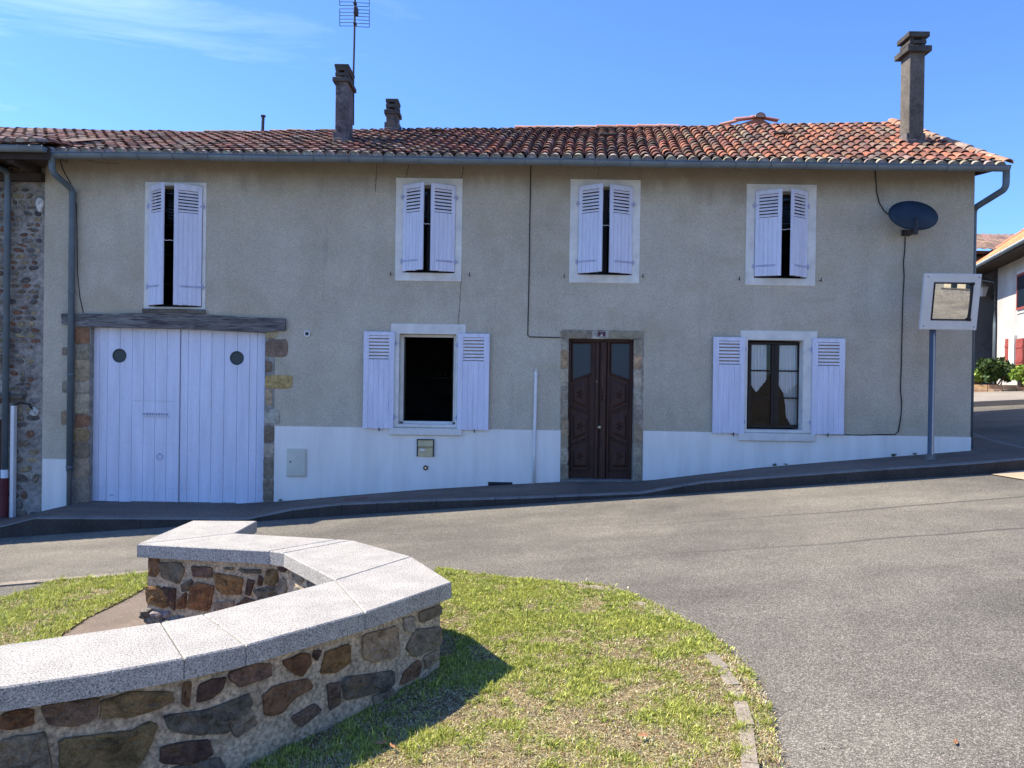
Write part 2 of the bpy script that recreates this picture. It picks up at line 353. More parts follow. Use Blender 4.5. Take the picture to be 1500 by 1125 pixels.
# ------------------------------------------------------------------ ground heights
def base(X, Y):
    Xc = max(-40, min(40, X)); return .08 * Xc + .02 * max(0, min(60, Y - 11.7))
def road(X, Y): return base(X, Y) - .09 * sst(5, 10.4, Y)
Y0 = 11.74; YK = 10.4
wallbase = [(at(px, py, Y0).x, at(px, py, Y0).z) for px, py in [(0, 764), (62, 750), (103, 738), (128, 735), (385, 739), (400, 735), (620, 717), (700, 712), (830, 705), (940, 705), (1130, 683), (1421, 660)]]
kerbtop = [(at(px, py, YK).x, at(px, py, YK).z) for px, py in [(-200, 782), (0, 771), (50, 758.5), (361, 760), (429, 746), (500, 738.5), (600, 734), (760, 729), (850, 725.5), (940, 722), (1000, 711), (1033, 706), (1251, 690), (1417, 679), (1500, 672)]]
wz = lambda X: interp(wallbase, X); kz = lambda X: interp(kerbtop, X)
# ------------------------------------------------------------------ ground, road, pavement, kerb
g = MB(); xs = [-400, -150, -60, -40, -20, 0, 20, 40, 60, 150, 400]; ys = [-400, -100, -30, 0, 11.7, 30, 71.7, 150, 400]
for i in range(len(xs) - 1):
    for j in range(len(ys) - 1):
        q = [(xs[i], ys[j]), (xs[i + 1], ys[j]), (xs[i + 1], ys[j + 1]), (xs[i], ys[j + 1])]
        g.add([(x, y, base(x, y) - .16) for x, y in q], [(0, 1, 2, 3)])
struct(g.build('ground', M['ground'], smooth=True))
g = MB(); nx = 70; ny = 110; vs = []
for j in range(ny + 1):
    y = -14 + 50 * j / ny
    for i in range(nx + 1):
        x = -22 + 58 * i / nx
        vs.append((x, y, road(x, y) + .006 * noise.noise(Vector((x * .6, y * .6, 0)))))
g.add(vs, [(j * (nx + 1) + i, j * (nx + 1) + i + 1, (j + 1) * (nx + 1) + i + 1, (j + 1) * (nx + 1) + i) for j in range(ny) for i in range(nx)])
struct(g.build('road', M['asphalt'], smooth=True))
# kerb polyline (outer top edge) then the corner
XR = at(1421, 660, Y0).x
kp = [(x, YK, kz(x)) for x in sorted(set([-16, -12] + [k[0] for k in kerbtop[1:]] + [i * .8 - 9 for i in range(20)])) if x <= 6.95]
kp += [(7.25, 10.44, .63), (7.55, 10.6, .655), (7.78, 10.9, .665), (7.9, 11.3, .67), (7.95, 11.9, .675), (8.15, 12.9, .705), (8.62, 14.4, .75), (9.7, 17, .86), (11.5, 21.5, 1.11), (13.5, 26, 1.34)]
wl = []
for x, y, z in kp:
    if x <= XR and y == YK: wl.append((x, Y0 + .03, wz(x) if x < XR else wz(XR)))
    elif y < 11.5: wl.append((XR, Y0, wz(XR)))
    else: wl.append((XR + .42 * (y - Y0), y, z + .01))
g = MB()
for i in range(len(kp) - 1):
    a, b_, c, d = kp[i], kp[i + 1], wl[i + 1], wl[i]
    nrm = .13
    def inn(k, w):
        k = Vector(k); w = Vector(w); return k + (w - k).normalized() * nrm
    ia, ib = inn(a, d), inn(b_, c)
    n = 4; rows = [[ia.lerp(Vector(d), t / n), ib.lerp(Vector(c), t / n)] for t in range(n + 1)]
    for r0, r1 in zip(rows, rows[1:]):
        g.add([r0[0], r0[1], r1[1], r1[0]], [(0, 1, 2, 3)])
struct(g.build('pavement', M['pavement']))
g = MB()
for i in range(len(kp) - 1):
    a, b_ = Vector(kp[i]), Vector(kp[i + 1]); L = (b_ - a).length; n = max(1, round(L / .9))
    for k in range(n):
        p = a.lerp(b_, k / n); q = a.lerp(b_, (k + 1) / n); d = (q - p); d.normalize()
        p += d * .003; q -= d * .003
        nn = Vector((-d.y, d.x, 0)).normalized(); w = nn * .135; dn = Vector((0, 0, -.3)); cb = .015
        top = [p + nn * cb, q + nn * cb, q + w, p + w]; front = [p - Vector((0, 0, cb)), q - Vector((0, 0, cb))]
        vs = top + front + [p + dn, q + dn, q + w + dn, p + w + dn]
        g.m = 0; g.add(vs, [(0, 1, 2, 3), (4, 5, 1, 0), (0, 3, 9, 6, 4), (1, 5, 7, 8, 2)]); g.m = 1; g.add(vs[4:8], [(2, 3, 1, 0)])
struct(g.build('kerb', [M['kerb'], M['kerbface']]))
# ochre paved crossing on the far right of the road
g = MB(); pts = [ong(px, py, road) for px, py in [(1452, 696), (1500, 688.5), (1620, 680), (1640, 712), (1500, 704)]]
g.add([(p.x, p.y, road(p.x, p.y) + .014) for p in pts], [(0, 1, 2, 3, 4)]); struct(g.build('road_crossing', M['paving']))
# far pavement across the side street
g = MB()
fk = [(12.2, 20.4), (16, 19.4), (24, 17)]; fw = [(13.0, 25.5), (17, 25.5), (25, 25)]
for i in range(2):
    a, b_, c, d = fk[i], fk[i + 1], fw[i + 1], fw[i]
    g.add([(x, y, base(x, y) + .05) for x, y in (a, b_, c, d)] + [(a[0], a[1], base(*a) - .2), (b_[0], b_[1], base(*b_) - .2)], [(0, 1, 2, 3), (4, 5, 1, 0)])
struct(g.build('far_pavement', mat('pale_pavement', (.26, .235, .205), .9, 1, .15, 90, .4, .004, fine=.15)))
# ------------------------------------------------------------------ house
house = empty('terraced_house', (0, Y0, wz(0)))
tag(house, 'long two storey house with beige roughcast, lilac shutters and a clay tile roof', 'house')
bpy.context.view_layer.update()
def hp(mb, name, ms, parent=None, smooth=False):
    if len(mb.marks) > 1: return [hp(q, name, ms, parent, smooth) for q in mb.pieces()][-1]
    o = mb.build(name, ms, None, smooth)
    if parent is None: fixparent(o, house)
    else: o.parent = parent; o.matrix_parent_inverse = parent.matrix_world.inverted()
    bpy.context.view_layer.update()
    return o
def rect(x0, y0, x1, y1, Y=Y0):
    xm, ym = (x0 + x1) / 2, (y0 + y1) / 2
    return at(x0, ym, Y).x, at(x1, ym, Y).x, at(xm, y1, Y).z, at(xm, y0, Y).z     # X0,X1,Z0,Z1
XL = at(64, 450, Y0).x
op = dict(w1=rect(219, 272, 297, 450), w2=rect(590.5, 271, 667, 400), w3=rect(847, 273, 926, 403), w4=rect(1105, 280, 1182, 408),
          w5=rect(584, 489, 668, 622), w6=rect(1094, 498, 1176, 630), door=rect(831.5, 496, 928.5, 704), garage=rect(131, 480, 388, 738))
YE = 11.25
zg = lambda X: at(750 + X * 100.5, 232, 11.2).z + (at(750, 232, 11.2).z - at(750, 232, 11.2).z)
zgut = at(750, 232, 11.14).z                                  # gutter rim height, level
def ridge_tab():
    t = [(0, 188), (90, 190), (150, 192), (180, 193), (240, 190.5), (300, 195.5), (350, 194), (400, 191), (500, 190), (560, 188), (620, 187), (740, 187), (1000, 184), (1100, 181), (1305, 178), (1400, 178)]
    return [(at(px, py, 14.6).x, at(px, py, 14.6).z) for px, py in t]
RT = ridge_tab()
def roofz(X, Y):
    t = (Y - YE) / (14.6 - YE); e = zgut + .015 + .006 * math.sin(X * 1.7) + .006 * math.sin(X * .6 + 1)
    zr = interp(RT, X); s_ = .012 * math.sin(X * 1.1 + Y) * math.sin(math.pi * min(1, max(0, t)))
    return e + (zr - .06 - e) * t + s_
# wall with true openings
w = MB()
xs = sorted(set([XL, XR] + [v for r in op.values() for v in r[:2]])); topz = zgut + .12
zs = sorted(set([wz(XL) - .6, topz] + [v for r in op.values() for v in r[2:]]))
for i in range(len(xs) - 1):
    for j in range(len(zs) - 1):
        xm, zm = (xs[i] + xs[i + 1]) / 2, (zs[j] + zs[j + 1]) / 2
        if any(r[0] < xm < r[1] and r[2] < zm < r[3] for r in op.values()): continue
        w.add([(xs[i], Y0, zs[j]), (xs[i + 1], Y0, zs[j]), (xs[i + 1], Y0, zs[j + 1]), (xs[i], Y0, zs[j + 1])], [(0, 1, 2, 3)])
for r in op.values():
    x0, x1, z0, z1 = r
    for a, b_ in (((x0, z0), (x1, z0)), ((x1, z0), (x1, z1)), ((x1, z1), (x0, z1)), ((x0, z1), (x0, z0))):
        w.add([(a[0], Y0, a[1]), (b_[0], Y0, b_[1]), (b_[0], Y0 + .38, b_[1]), (a[0], Y0 + .38, a[1])], [(0, 1, 2, 3)])
KX = .42; YB = 19.5
zb = wz(XL) - .6
w.add([(XR, Y0, zb), (XR + KX * (YB - Y0), YB, zb), (XR + KX * (YB - Y0), YB, topz), (XR, Y0, topz)], [(0, 1, 2, 3)])
w.add([(XL, Y0, zb), (XL, YB, zb), (XL, YB, topz), (XL, Y0, topz)], [(0, 1, 2, 3)])
w.add([(XL, YB, zb), (XR + KX * (YB - Y0), YB, zb), (XR + KX * (YB - Y0), YB, topz), (XL, YB, topz)], [(0, 1, 2, 3)])
hp(w, 'wall', M['plaster'])
# rooms behind the openings
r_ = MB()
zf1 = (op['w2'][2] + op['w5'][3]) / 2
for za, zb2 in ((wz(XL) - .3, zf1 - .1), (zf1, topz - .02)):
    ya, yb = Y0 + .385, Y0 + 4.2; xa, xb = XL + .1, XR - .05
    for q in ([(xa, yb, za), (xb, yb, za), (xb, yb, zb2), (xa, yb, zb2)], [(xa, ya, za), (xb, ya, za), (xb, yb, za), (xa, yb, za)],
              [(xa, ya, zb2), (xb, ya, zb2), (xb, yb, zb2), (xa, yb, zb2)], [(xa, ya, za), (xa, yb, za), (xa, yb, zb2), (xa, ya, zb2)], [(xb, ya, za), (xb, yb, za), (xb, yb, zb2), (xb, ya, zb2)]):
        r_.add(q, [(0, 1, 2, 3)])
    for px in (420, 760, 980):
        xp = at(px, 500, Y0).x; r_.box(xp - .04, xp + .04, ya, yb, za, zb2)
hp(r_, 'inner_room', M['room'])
# white plinth
w = MB()
def band(pxa, pxb, ytop):
    w.nx()
    xa, xb = at(pxa, 680, Y0).x, at(pxb, 680, Y0).x; n = max(1, int((xb - xa) / .5)); zt = lambda t: at(lerp(pxa, pxb, t), lerp(ytop[0], ytop[1], t), Y0).z
    for k in range(n):
        a, b_ = k / n, (k + 1) / n; X_a, X_b = lerp(xa, xb, a), lerp(xa, xb, b_)
        w.add([(X_a, Y0 - .01, wz(X_a) - .3), (X_b, Y0 - .01, wz(X_b) - .3), (X_b, Y0 - .01, zt(b_)), (X_a, Y0 - .01, zt(a)), (X_a, Y0 + .004, zt(a)), (X_b, Y0 + .004, zt(b_))], [(0, 1, 2, 3), (3, 2, 5, 4)])
    for X_, t in ((xa, 0), (xb, 1)): w.add([(X_, Y0 - .01, wz(X_) - .3), (X_, Y0 + .004, wz(X_) - .3), (X_, Y0 + .004, zt(t)), (X_, Y0 - .01, zt(t))], [(0, 1, 2, 3)])
band(62.5, 103, (672, 673)); band(402, 820.5, (624, 630.5)); band(941.5, 1421.3, (631, 640.5))
hp(w, 'plinth', M['band'])
# window surrounds
def surround(o_in, o_out, name='window_surround', y=-.014, depth=.2, sill=None, m='surround'):
    a0, a1, b0, b1 = o_in; c0, c1, d0, d1 = o_out; e = .004; w = MB(); ya, yb = Y0 + y, Y0 + depth
    ring(w, (c0, c1, d0, d1), (a0 + e, a1 - e, b0 + e, b1 - e), ya, yb)
    if sill: x0, x1, z0, z1 = sill; w.box(x0, x1, Y0 - .055, Y0 - .013, z0, z1, bev=.01)
    return hp(w, name, M[m])
souts = dict(w1=rect(212, 267, 302, 456), w2=rect(579.5, 261, 677, 412), w3=rect(834.5, 263, 937.5, 415), w4=rect(1092.5, 270, 1195, 418.5))
for k in souts: surround(op[k], souts[k])
surround(op['w5'], rect(572, 474.5, 681.5, 626), sill=rect(571, 627, 677, 637.5))
surround(op['w6'], rect(1083.5, 484.5, 1196, 634), sill=rect(1080, 635, 1192, 646))
x0, x1, z0, z1 = rect(210, 451, 302, 459); w = MB(); w.box(x0, x1, Y0 - .05, Y0 - .015, z0, z1 - .02, bev=.008); hp(w, 'window_sill', M['concrete'])
# ---- shutters
def shutter(Xh, side, w_, z0, z1, th, louv, strap, lab=None, np_=6, yh=None):
    h = z1 - z0; ex = Vector((side * math.cos(th), -math.sin(th), 0)); ez = Vector((0, 0, 1)); ey = ez.cross(ex)
    yy = Y0 - .018 if yh is None else yh
    MM = Matrix((( ex.x, ey.x, 0, Xh), (ex.y, ey.y, 0, yy), (0, 0, 1, z0), (0, 0, 0, 1)))
    t = .014; lz0, lz1 = h * (1 - louv[1]), h * (1 - louv[0]); st = .058 if w_ < .45 else .085
    m_ = MB(); m_.M = MM
    m_.box(0, st, -t, t, lz0, h, bev=.003); m_.box(w_ - st, w_, -t, t, lz0, h, bev=.003); m_.box(st, w_ - st, -t, t, lz1, h, bev=.003); 
    m_.box(0.002, w_ - .002, -t * .55, t * .55, 0.01, lz0)
    for k in range(np_):
        a, b_ = w_ * k / np_, w_ * (k + 1) / np_; m_.box(a + .0022, b_ - .0022, -t, t, rnd.uniform(-.004, .004), lz0 - .0, bev=.003)
    p = hp(m_, 'shutter', M['lilac'])
    if lab: p['label'] = lab
    m_ = MB(); m_.M = MM; n = 7; 
    pt = (lz1 - lz0) / n
    for k in range(n):
        zc = lz0 + pt * (k + .5); o_ = -1 if side > 0 else 1; f_ = o_ * t * .8 if strap else -o_ * t * .8      # slats drop towards the outside when closed
        zo, zi = (zc - pt * .34, zc + pt * .22) if strap else (zc - pt * .26, zc + pt * .26)
        m_.add([(st, f_, zo), (w_ - st, f_, zo), (w_ - st, f_ * .2, zi), (st, f_ * .2, zi), (st, f_, zo + .005), (w_ - st, f_, zo + .005), (w_ - st, f_ * .2, zi + .006), (st, f_ * .2, zi + .006)],
               [(0, 1, 2, 3), (4, 5, 6, 7), (0, 1, 5, 4), (2, 3, 7, 6)])
    hp(m_, 'louvre', M['louvre'], p)
    out = -1 if side > 0 else 1
    m_ = MB(); m_.M = MM
    for zc in ((h * .12, h * .88) if not strap else (h * strap[0], h * strap[1])):
        m_.nx()
        if strap: m_.box(-.01, w_ * .78 if zc < h * .6 else .03, min(out * t, out * (t + .006)), max(out * t, out * (t + .006)), zc - .014, zc + .014)
        m_.tube([(-.012, out * (t + .004), zc - .035), (-.012, out * (t + .004), zc + .035)], .011, 6)
        m_.tube([(-.012, out * (t + .004), zc), (-.055, out * (t + .002), zc)], .007, 6)
    hp(m_, 'hinge', M['iron'], p)
    return p
def pair(k, thl, thr, louv, strap, wfac=.5):
    x0, x1, z0, z1 = op[k]; w_ = (x1 - x0) * wfac
    shutter(x0 + .005, 1, w_ - .01, z0 + .02, z1 - .012, R(thl), louv, strap); shutter(x1 - .005, -1, w_ - .01, z0 + .02, z1 - .012, R(thr), louv, strap)
    c = MB(); zc = z0 + (z1 - z0) * .53
    a = Vector((x0 + w_ * math.cos(R(thl)), Y0 - w_ * math.sin(R(thl)) - .01, zc)); b_ = Vector((x1 - w_ * math.cos(R(thr)), Y0 - w_ * math.sin(R(thr)) - .01, zc))
    c.tube([a, a.lerp(b_, .3) + Vector((0, 0, -.006)), a.lerp(b_, .6) + Vector((0, 0, .004)), b_], .004, 5); hp(c, 'shutter_tie', M['white'])
pair('w1', 36, 27, (.05, .235), (.155, .83)); pair('w2', 32, 24, (.055, .33), (.115, .86)); pair('w3', 33, 25, (.055, .32), (.13, .80)); pair('w4', 30, 34, (.05, .32), (.12, .83))
for (xa, xb, ya, yb, side) in ((577.5, 532, 486, 627.5, 1), (670, 716.5, 489, 629.5, -1), (1090.5, 1044, 494, 634.5, 1), (1189, 1237, 496, 636, -1)):
    xm, ym = (xa + xb) / 2, (ya + yb) / 2; Xa, Xb = at(xa, ym, Y0 - .03).x, at(xb, ym, Y0 - .05).x
    shutter(Xa, side, abs(Xb - Xa), at(xm, yb, Y0).z, at(xm, ya, Y0).z, R(178), (.04, .285), None, yh=Y0 - .035)
def shutter_stop(px, py):
    c = MB(); p = at(px, py, Y0); c.tube([p, p + Vector((0, -.05, 0))], .008, 6); c.box(p.x - .006, p.x + .006, p.y - .06, p.y - .048, p.z - .03, p.z + .035, bev=.003); hp(c, 'shutter_stop', M['metal_dark'])
for p in ((573, 402), (688, 403), (826, 405), (941, 405), (1082, 409), (1201, 411), (556, 629), (695, 631), (1073, 636), (1211, 637)): shutter_stop(*p)
# ---- windows
def casement(k, inner, m='wood_brown', mull=2, rows=(.36, .68), open_=False, yw=.15, fw=.045, curtain=None):
    x0, x1, z0, z1 = inner; Y = Y0 + yw
    f = MB(); f.box(x0, x0 + fw, Y, Y + .05, z0, z1, bev=.004); f.box(x1 - fw, x1, Y, Y + .05, z0, z1, bev=.004); f.box(x0 + fw, x1 - fw, Y, Y + .05, z1 - fw, z1, bev=.004); f.box(x0 + fw, x1 - fw, Y, Y + .05, z0, z0 + fw, bev=.004)
    p = hp(f, 'window', M[m])
    if open_: return p
    xm = (x0 + x1) / 2; f = MB(); f.box(xm - .06, xm + .06, Y - .012, Y + .04, z0 + fw, z1 - fw, bev=.006); f.box(xm - .018, xm + .018, Y - .024, Y - .012, z0 + fw, z1 - fw, bev=.004)
    for a, b_ in ((x0 + fw, xm - .06), (xm + .06, x1 - fw)):
        for r in rows: zc = z1 - (z1 - z0) * r; f.box(a, b_, Y + .004, Y + .036, zc - .012, zc + .012, bev=.003)
    hp(f, 'window_frame', M[m], p)
    for a, b_ in ((x0 + fw, xm - .06), (xm + .06, x1 - fw)):
        g_ = MB(); g_.add([(a, Y + .02, z0 + fw), (b_, Y + .02, z0 + fw), (b_, Y + .02, z1 - fw), (a, Y + .02, z1 - fw)], [(0, 1, 2, 3)]); hp(g_, 'pane', M['glass'], p)
    return p
for k in ('w1', 'w2', 'w3', 'w4'):
    x0, x1, z0, z1 = op[k]; casement(k, (x0 + .01, x1 - .01, z0 + .01, z1 - .01), rows=(.35, .68) if k != 'w1' else (.3, .55, .8), yw=.2)
x0, x1, z0, z1 = op['w5']
f = MB(); Y = Y0 + .13; f.box(x0 + .004, x0 + .055, Y, Y + .05, z0 + .03, z1 - .01, bev=.004); f.box(x1 - .05, x1 - .004, Y, Y + .05, z0 + .03, z1 - .01, bev=.004); f.box(x0 + .055, x1 - .05, Y, Y + .05, z1 - .045, z1 - .006, bev=.004); f.box(x0 + .055, x1 - .05, Y - .03, Y + .06, z0 + .004, z0 + .045, bev=.004)
p5 = hp(f, 'window', M['surround']); p5['label'] = 'window standing wide open on a dark room'
for s_, xh in ((1, x0 + .06), (-1, x1 - .055)):                 # casements folded back into the room
    f = MB(); th = R(97); ex = Vector((s_ * math.cos(th), math.sin(th), 0)); wl_ = (x1 - x0) / 2 - .06; zz0, zz1 = z0 + .06, z1 - .06
    f.M = Matrix(((ex.x, -ex.y, 0, xh), (ex.y, ex.x, 0, Y + .05), (0, 0, 1, 0), (0, 0, 0, 1)))
    f.box(0, .05, -.015, .015, zz0, zz1); f.box(wl_ - .05, wl_, -.015, .015, zz0, zz1); f.box(.05, wl_ - .05, -.015, .015, zz0, zz0 + .05); f.box(.05, wl_ - .05, -.015, .015, zz1 - .05, zz1)
    hp(f, 'casement', M['wood_brown'], p5)
c = MB(); zs_ = at(640, 552, Y0).z; c.box(-1.75, -.75, Y0 + 3.6, Y0 + 4.0, zs_ - .03, zs_); 
hp(c, 'shelf', M['wood_brown'])
for k in range(5):
    xx = -1.45 + k * .11; c = MB(); hh = .1 + .05 * ((k * 7) % 3); c.tube([(xx, Y0 + 3.75, zs_), (xx, Y0 + 3.75, zs_ + hh * .7), (xx, Y0 + 3.75, zs_ + hh * .8), (xx, Y0 + 3.75, zs_ + hh)], [.032, .032, .014, .014], 10)
    tag(hp(c, 'bottle', M['concrete']), 'pale bottle on the shelf inside the open window', 'bottle', 'bottles on the shelf in the dark room').parent = None
for o in [o for o in COL.objects if o.name.startswith('bottle')]: o.matrix_parent_inverse = Matrix()
x0, x1, z0, z1 = op['w6']; w6i = rect(1096, 501, 1174, 627, Y0 + .15)
p6 = casement('w6', w6i, rows=(.335, .65))
def curtain(pts_top, profile, Y, name='curtain'):
    c = MB(); (xa, xb, yt) = pts_top; n = 40; vs = []; 
    for i in range(n + 1):
        t = i / n; px = lerp(xa, xb, t); yb = interp(profile, px); yy = Y + .008 * math.sin(t * 34) + .004 * math.sin(t * 71)
        for k in range(5): q = at(px, lerp(yt, yb, k / 4), Y); vs.append((q.x, yy, q.z))
    c.add(vs, [(i * 5 + k, (i + 1) * 5 + k, (i + 1) * 5 + k + 1, i * 5 + k + 1) for i in range(n) for k in range(4)])
    return hp(c, name, M['lace'], p6, smooth=True)
curtain((1098, 1123, 505), [(1098, 561), (1107, 574), (1108.5, 574), (1123, 556)], Y0 + .178)
curtain((1136, 1168, 506), [(1136, 557), (1148, 577), (1150, 577), (1168, 562)], Y0 + .178)
curtain((1147, 1168, 560), [(1147, 570), (1152, 612), (1158, 622), (1168, 622)], Y0 + .24)
w_ = MB(); q = at(1110, 608, Y0 + .6)
# ---- stonework helper
def chaikin(poly, n=2):
    for _ in range(n):
        poly = [p for i in range(len(poly)) for p in (poly[i].lerp(poly[(i + 1) % len(poly)], .22), poly[i].lerp(poly[(i + 1) % len(poly)], .78))]
    return poly
def stone(mb, poly, nrm, col, h=.014, sm=2, rough=.004, shrink=.86):
    poly = [Vector(p) for p in poly]; c = sum(poly, Vector()) / len(poly)
    if sm >= 2:                                   # traced stones: keep the corners, roughen the edges
        q = []
        for a, b_ in zip(poly, poly[1:] + poly[:1]):
            q += [a.lerp(b_, .1), a.lerp(b_, .4), a.lerp(b_, .66), a.lerp(b_, .92)]
        poly = [c + (p - c) * (1.07 + .09 * noise.noise(p * 30)) for p in q]
    else: poly = [c + (p - c) * (1.05 + .10 * noise.noise(p * 25)) for p in chaikin(poly, sm)]
    c = sum(poly, Vector()) / len(poly); n = len(poly)
    outer = [p - nrm * .004 for p in poly]
    mid = [c + (p - c) * (.5 + shrink * .5) + nrm * (h * .75) for p in poly]
    inner = [c + (p - c) * (shrink * .8) + nrm * (h + rough * noise.noise(p * 23)) for p in poly]
    core = [c + (p - c) * .4 + nrm * (h + rough * 1.6 * noise.noise(p * 17 + Vector((5, 5, 5)))) for p in poly]
    vs = outer + mid + inner + core + [c + nrm * (h + rough * .5)]
    fs = []
    for r in range(3):
        for i in range(n): fs.append((r * n + i, r * n + (i + 1) % n, (r + 1) * n + (i + 1) % n, (r + 1) * n + i))
    for i in range(n): fs.append((3 * n + i, 3 * n + (i + 1) % n, 4 * n))
    mb.add(vs, fs, col)
def jit(c, a=.15): k = 1 + rnd.uniform(-a, a); return tuple(min(.8, max(.01, x * k * (1 + rnd.uniform(-a, a) * .3))) for x in c)
NF = Vector((0, -1, 0))
def blk(mb, x0, y0, x1, y1, col, h=.012, Y=None, jitter=1.0):
    j = lambda: rnd.uniform(-jitter, jitter)
    P = [(x0 + j() * .5, y0 + j()), ((x0 + x1) / 2, y0 + j() * .6), (x1 + j() * .8, y0 + j()), (x1 + j() * .8, (y0 + y1) / 2), (x1 + j(), y1 + j()), ((x0 + x1) / 2, y1 + j() * .6), (x0 + j() * .5, y1 + j()), (x0, (y0 + y1) / 2)]
    stone(mb, [at(a, b_, Y or Y0) for a, b_ in P], NF, jit((col[0] * 1.22, col[1] * 1.12, col[2] * .95), .1), h, 1, .004, .92)
# door surround
w = MB()
lo, li = rect(821, 483.5, 942, 706), op['door']
w.m = 0; w.col = (.3, .27, .22)
w.box(lo[0], li[0] + .003, Y0 - .004, Y0 + .18, lo[2] - .3, li[3]); w.box(li[1] - .003, lo[1], Y0 - .004, Y0 + .18, lo[2] - .3, li[3]); w.box(lo[0], lo[1], Y0 - .004, Y0 + .18, li[3] - .003, lo[3])
yy = [496, 513, 540, 560, 566, 590, 612, 640, 657, 680, 706]
cl = [(.30, .28, .24), (.33, .25, .17), (.34, .30, .25), (.38, .35, .30), (.27, .25, .21), (.29, .26, .21), (.25, .20, .15), (.24, .21, .17), (.31, .28, .23), (.2, .17, .14)]
for a, b_, c in zip(yy, yy[1:], cl): blk(w, 821.5, a + .6, 832, b_ - .4, c, .012)
yy = [498, 520, 541, 568, 594, 621, 648, 668, 707]; cl = [(.28, .26, .21), (.36, .26, .18), (.30, .28, .24), (.31, .29, .27), (.27, .25, .22), (.24, .20, .15), (.29, .26, .21), (.22, .2, .17)]
for a, b_, c in zip(yy, yy[1:], cl): blk(w, 928.5, a + .6, 940, b_ - .4, c, .012)
for a, b_, c in ((821.5, 865, (.25, .23, .19)), (866.5, 891, (.38, .38, .36)), (892, 941.5, (.25, .235, .195))): blk(w, a, 484.5 + (a - 821) * .012, b_, 495.5 + (a - 821) * .012, c, .014, jitter=.5)
hp(w, 'door_surround', M['jamb'])
x0, x1, z0, z1 = op['door']; w = MB(); w.box(x0 - .1, x1 + .1, Y0 - .05, Y0 + .4, wz((x0 + x1) / 2) - .25, z0 + .012, bev=.01); hp(w, 'door_step', M['kerb'])
# number plate
q = rect(874.5, 485, 887.5, 493.5); w = MB(); w.box(q[0], q[1], Y0 - .024, Y0 - .0185, q[2], q[3], bev=.002); np_ = hp(w, 'number_plate', M['red'])
def ribbon(mb, pts, wd, Y):
    P = [Vector((x, 0, z)) for x, z in pts]
    for a, b_ in zip(P, P[1:]):
        d = (b_ - a).normalized(); n = Vector((-d.z, 0, d.x)) * wd / 2; a2 = a - d * wd * .3; b2 = b_ + d * wd * .3
        mb.add([(v.x, Y, v.z) for v in (a2 + n, b2 + n, b2 - n, a2 - n)], [(0, 1, 2, 3)])
cx, cz = (q[0] + q[1]) / 2, (q[2] + q[3]) / 2; hh = (q[3] - q[2]) * .34
pts = [(cx + math.cos(R(a)) * hh * .55, cz + hh * .45 + math.sin(R(a)) * hh * .5) for a in range(170, -50, -20)] + [(cx - hh * .6, cz - hh), (cx + hh * .65, cz - hh)]
w = MB(); ribbon(w, pts, .009, Y0 - .0255); hp(w, 'numeral', M['white'], np_)
w = MB(); ring(w, (q[0] + .006, q[1] - .006, q[2] + .006, q[3] - .006), (q[0] + .009, q[1] - .009, q[2] + .009, q[3] - .009), Y0 - .0255, Y0 - .024, .0005)
hp(w, 'plate_border', M['white'], np_)
# ---- entrance door: two leaves, raised slanted mouldings
yD = Y0 + .16; xm = at(880.5, 600, yD).x
D = lambda px, py: at(px, py, yD)
w = MB(); w.box(x0, x1, yD, yD + .06, z0 + .01, z1); w.box(x0, x0 + .05, yD - .05, yD, z0 + .01, z1, bev=.006); w.box(x1 - .05, x1, yD - .05, yD, z0 + .01, z1, bev=.006); w.box(x0 + .05, x1 - .05, yD - .05, yD, z1 - .05, z1, bev=.006)
door = hp(w, 'front_door', M['wood_dark'])
def slat(mb, pts, wd, ya, yb):
    P = [Vector((x, 0, z)) for x, z in pts]
    for a, b_ in zip(P, P[1:]):
        d = (b_ - a).normalized(); n = Vector((-d.z, 0, d.x)) * wd / 2
        q4 = [a + n, b_ + n, b_ - n, a - n]; c4 = [a + n * .5, b_ + n * .5, b_ - n * .5, a - n * .5]
        mb.add([(v.x, yb, v.z) for v in q4] + [(v.x, ya, v.z) for v in c4], [(4, 5, 6, 7), (0, 1, 5, 4), (1, 2, 6, 5), (2, 3, 7, 6), (3, 0, 4, 7)])
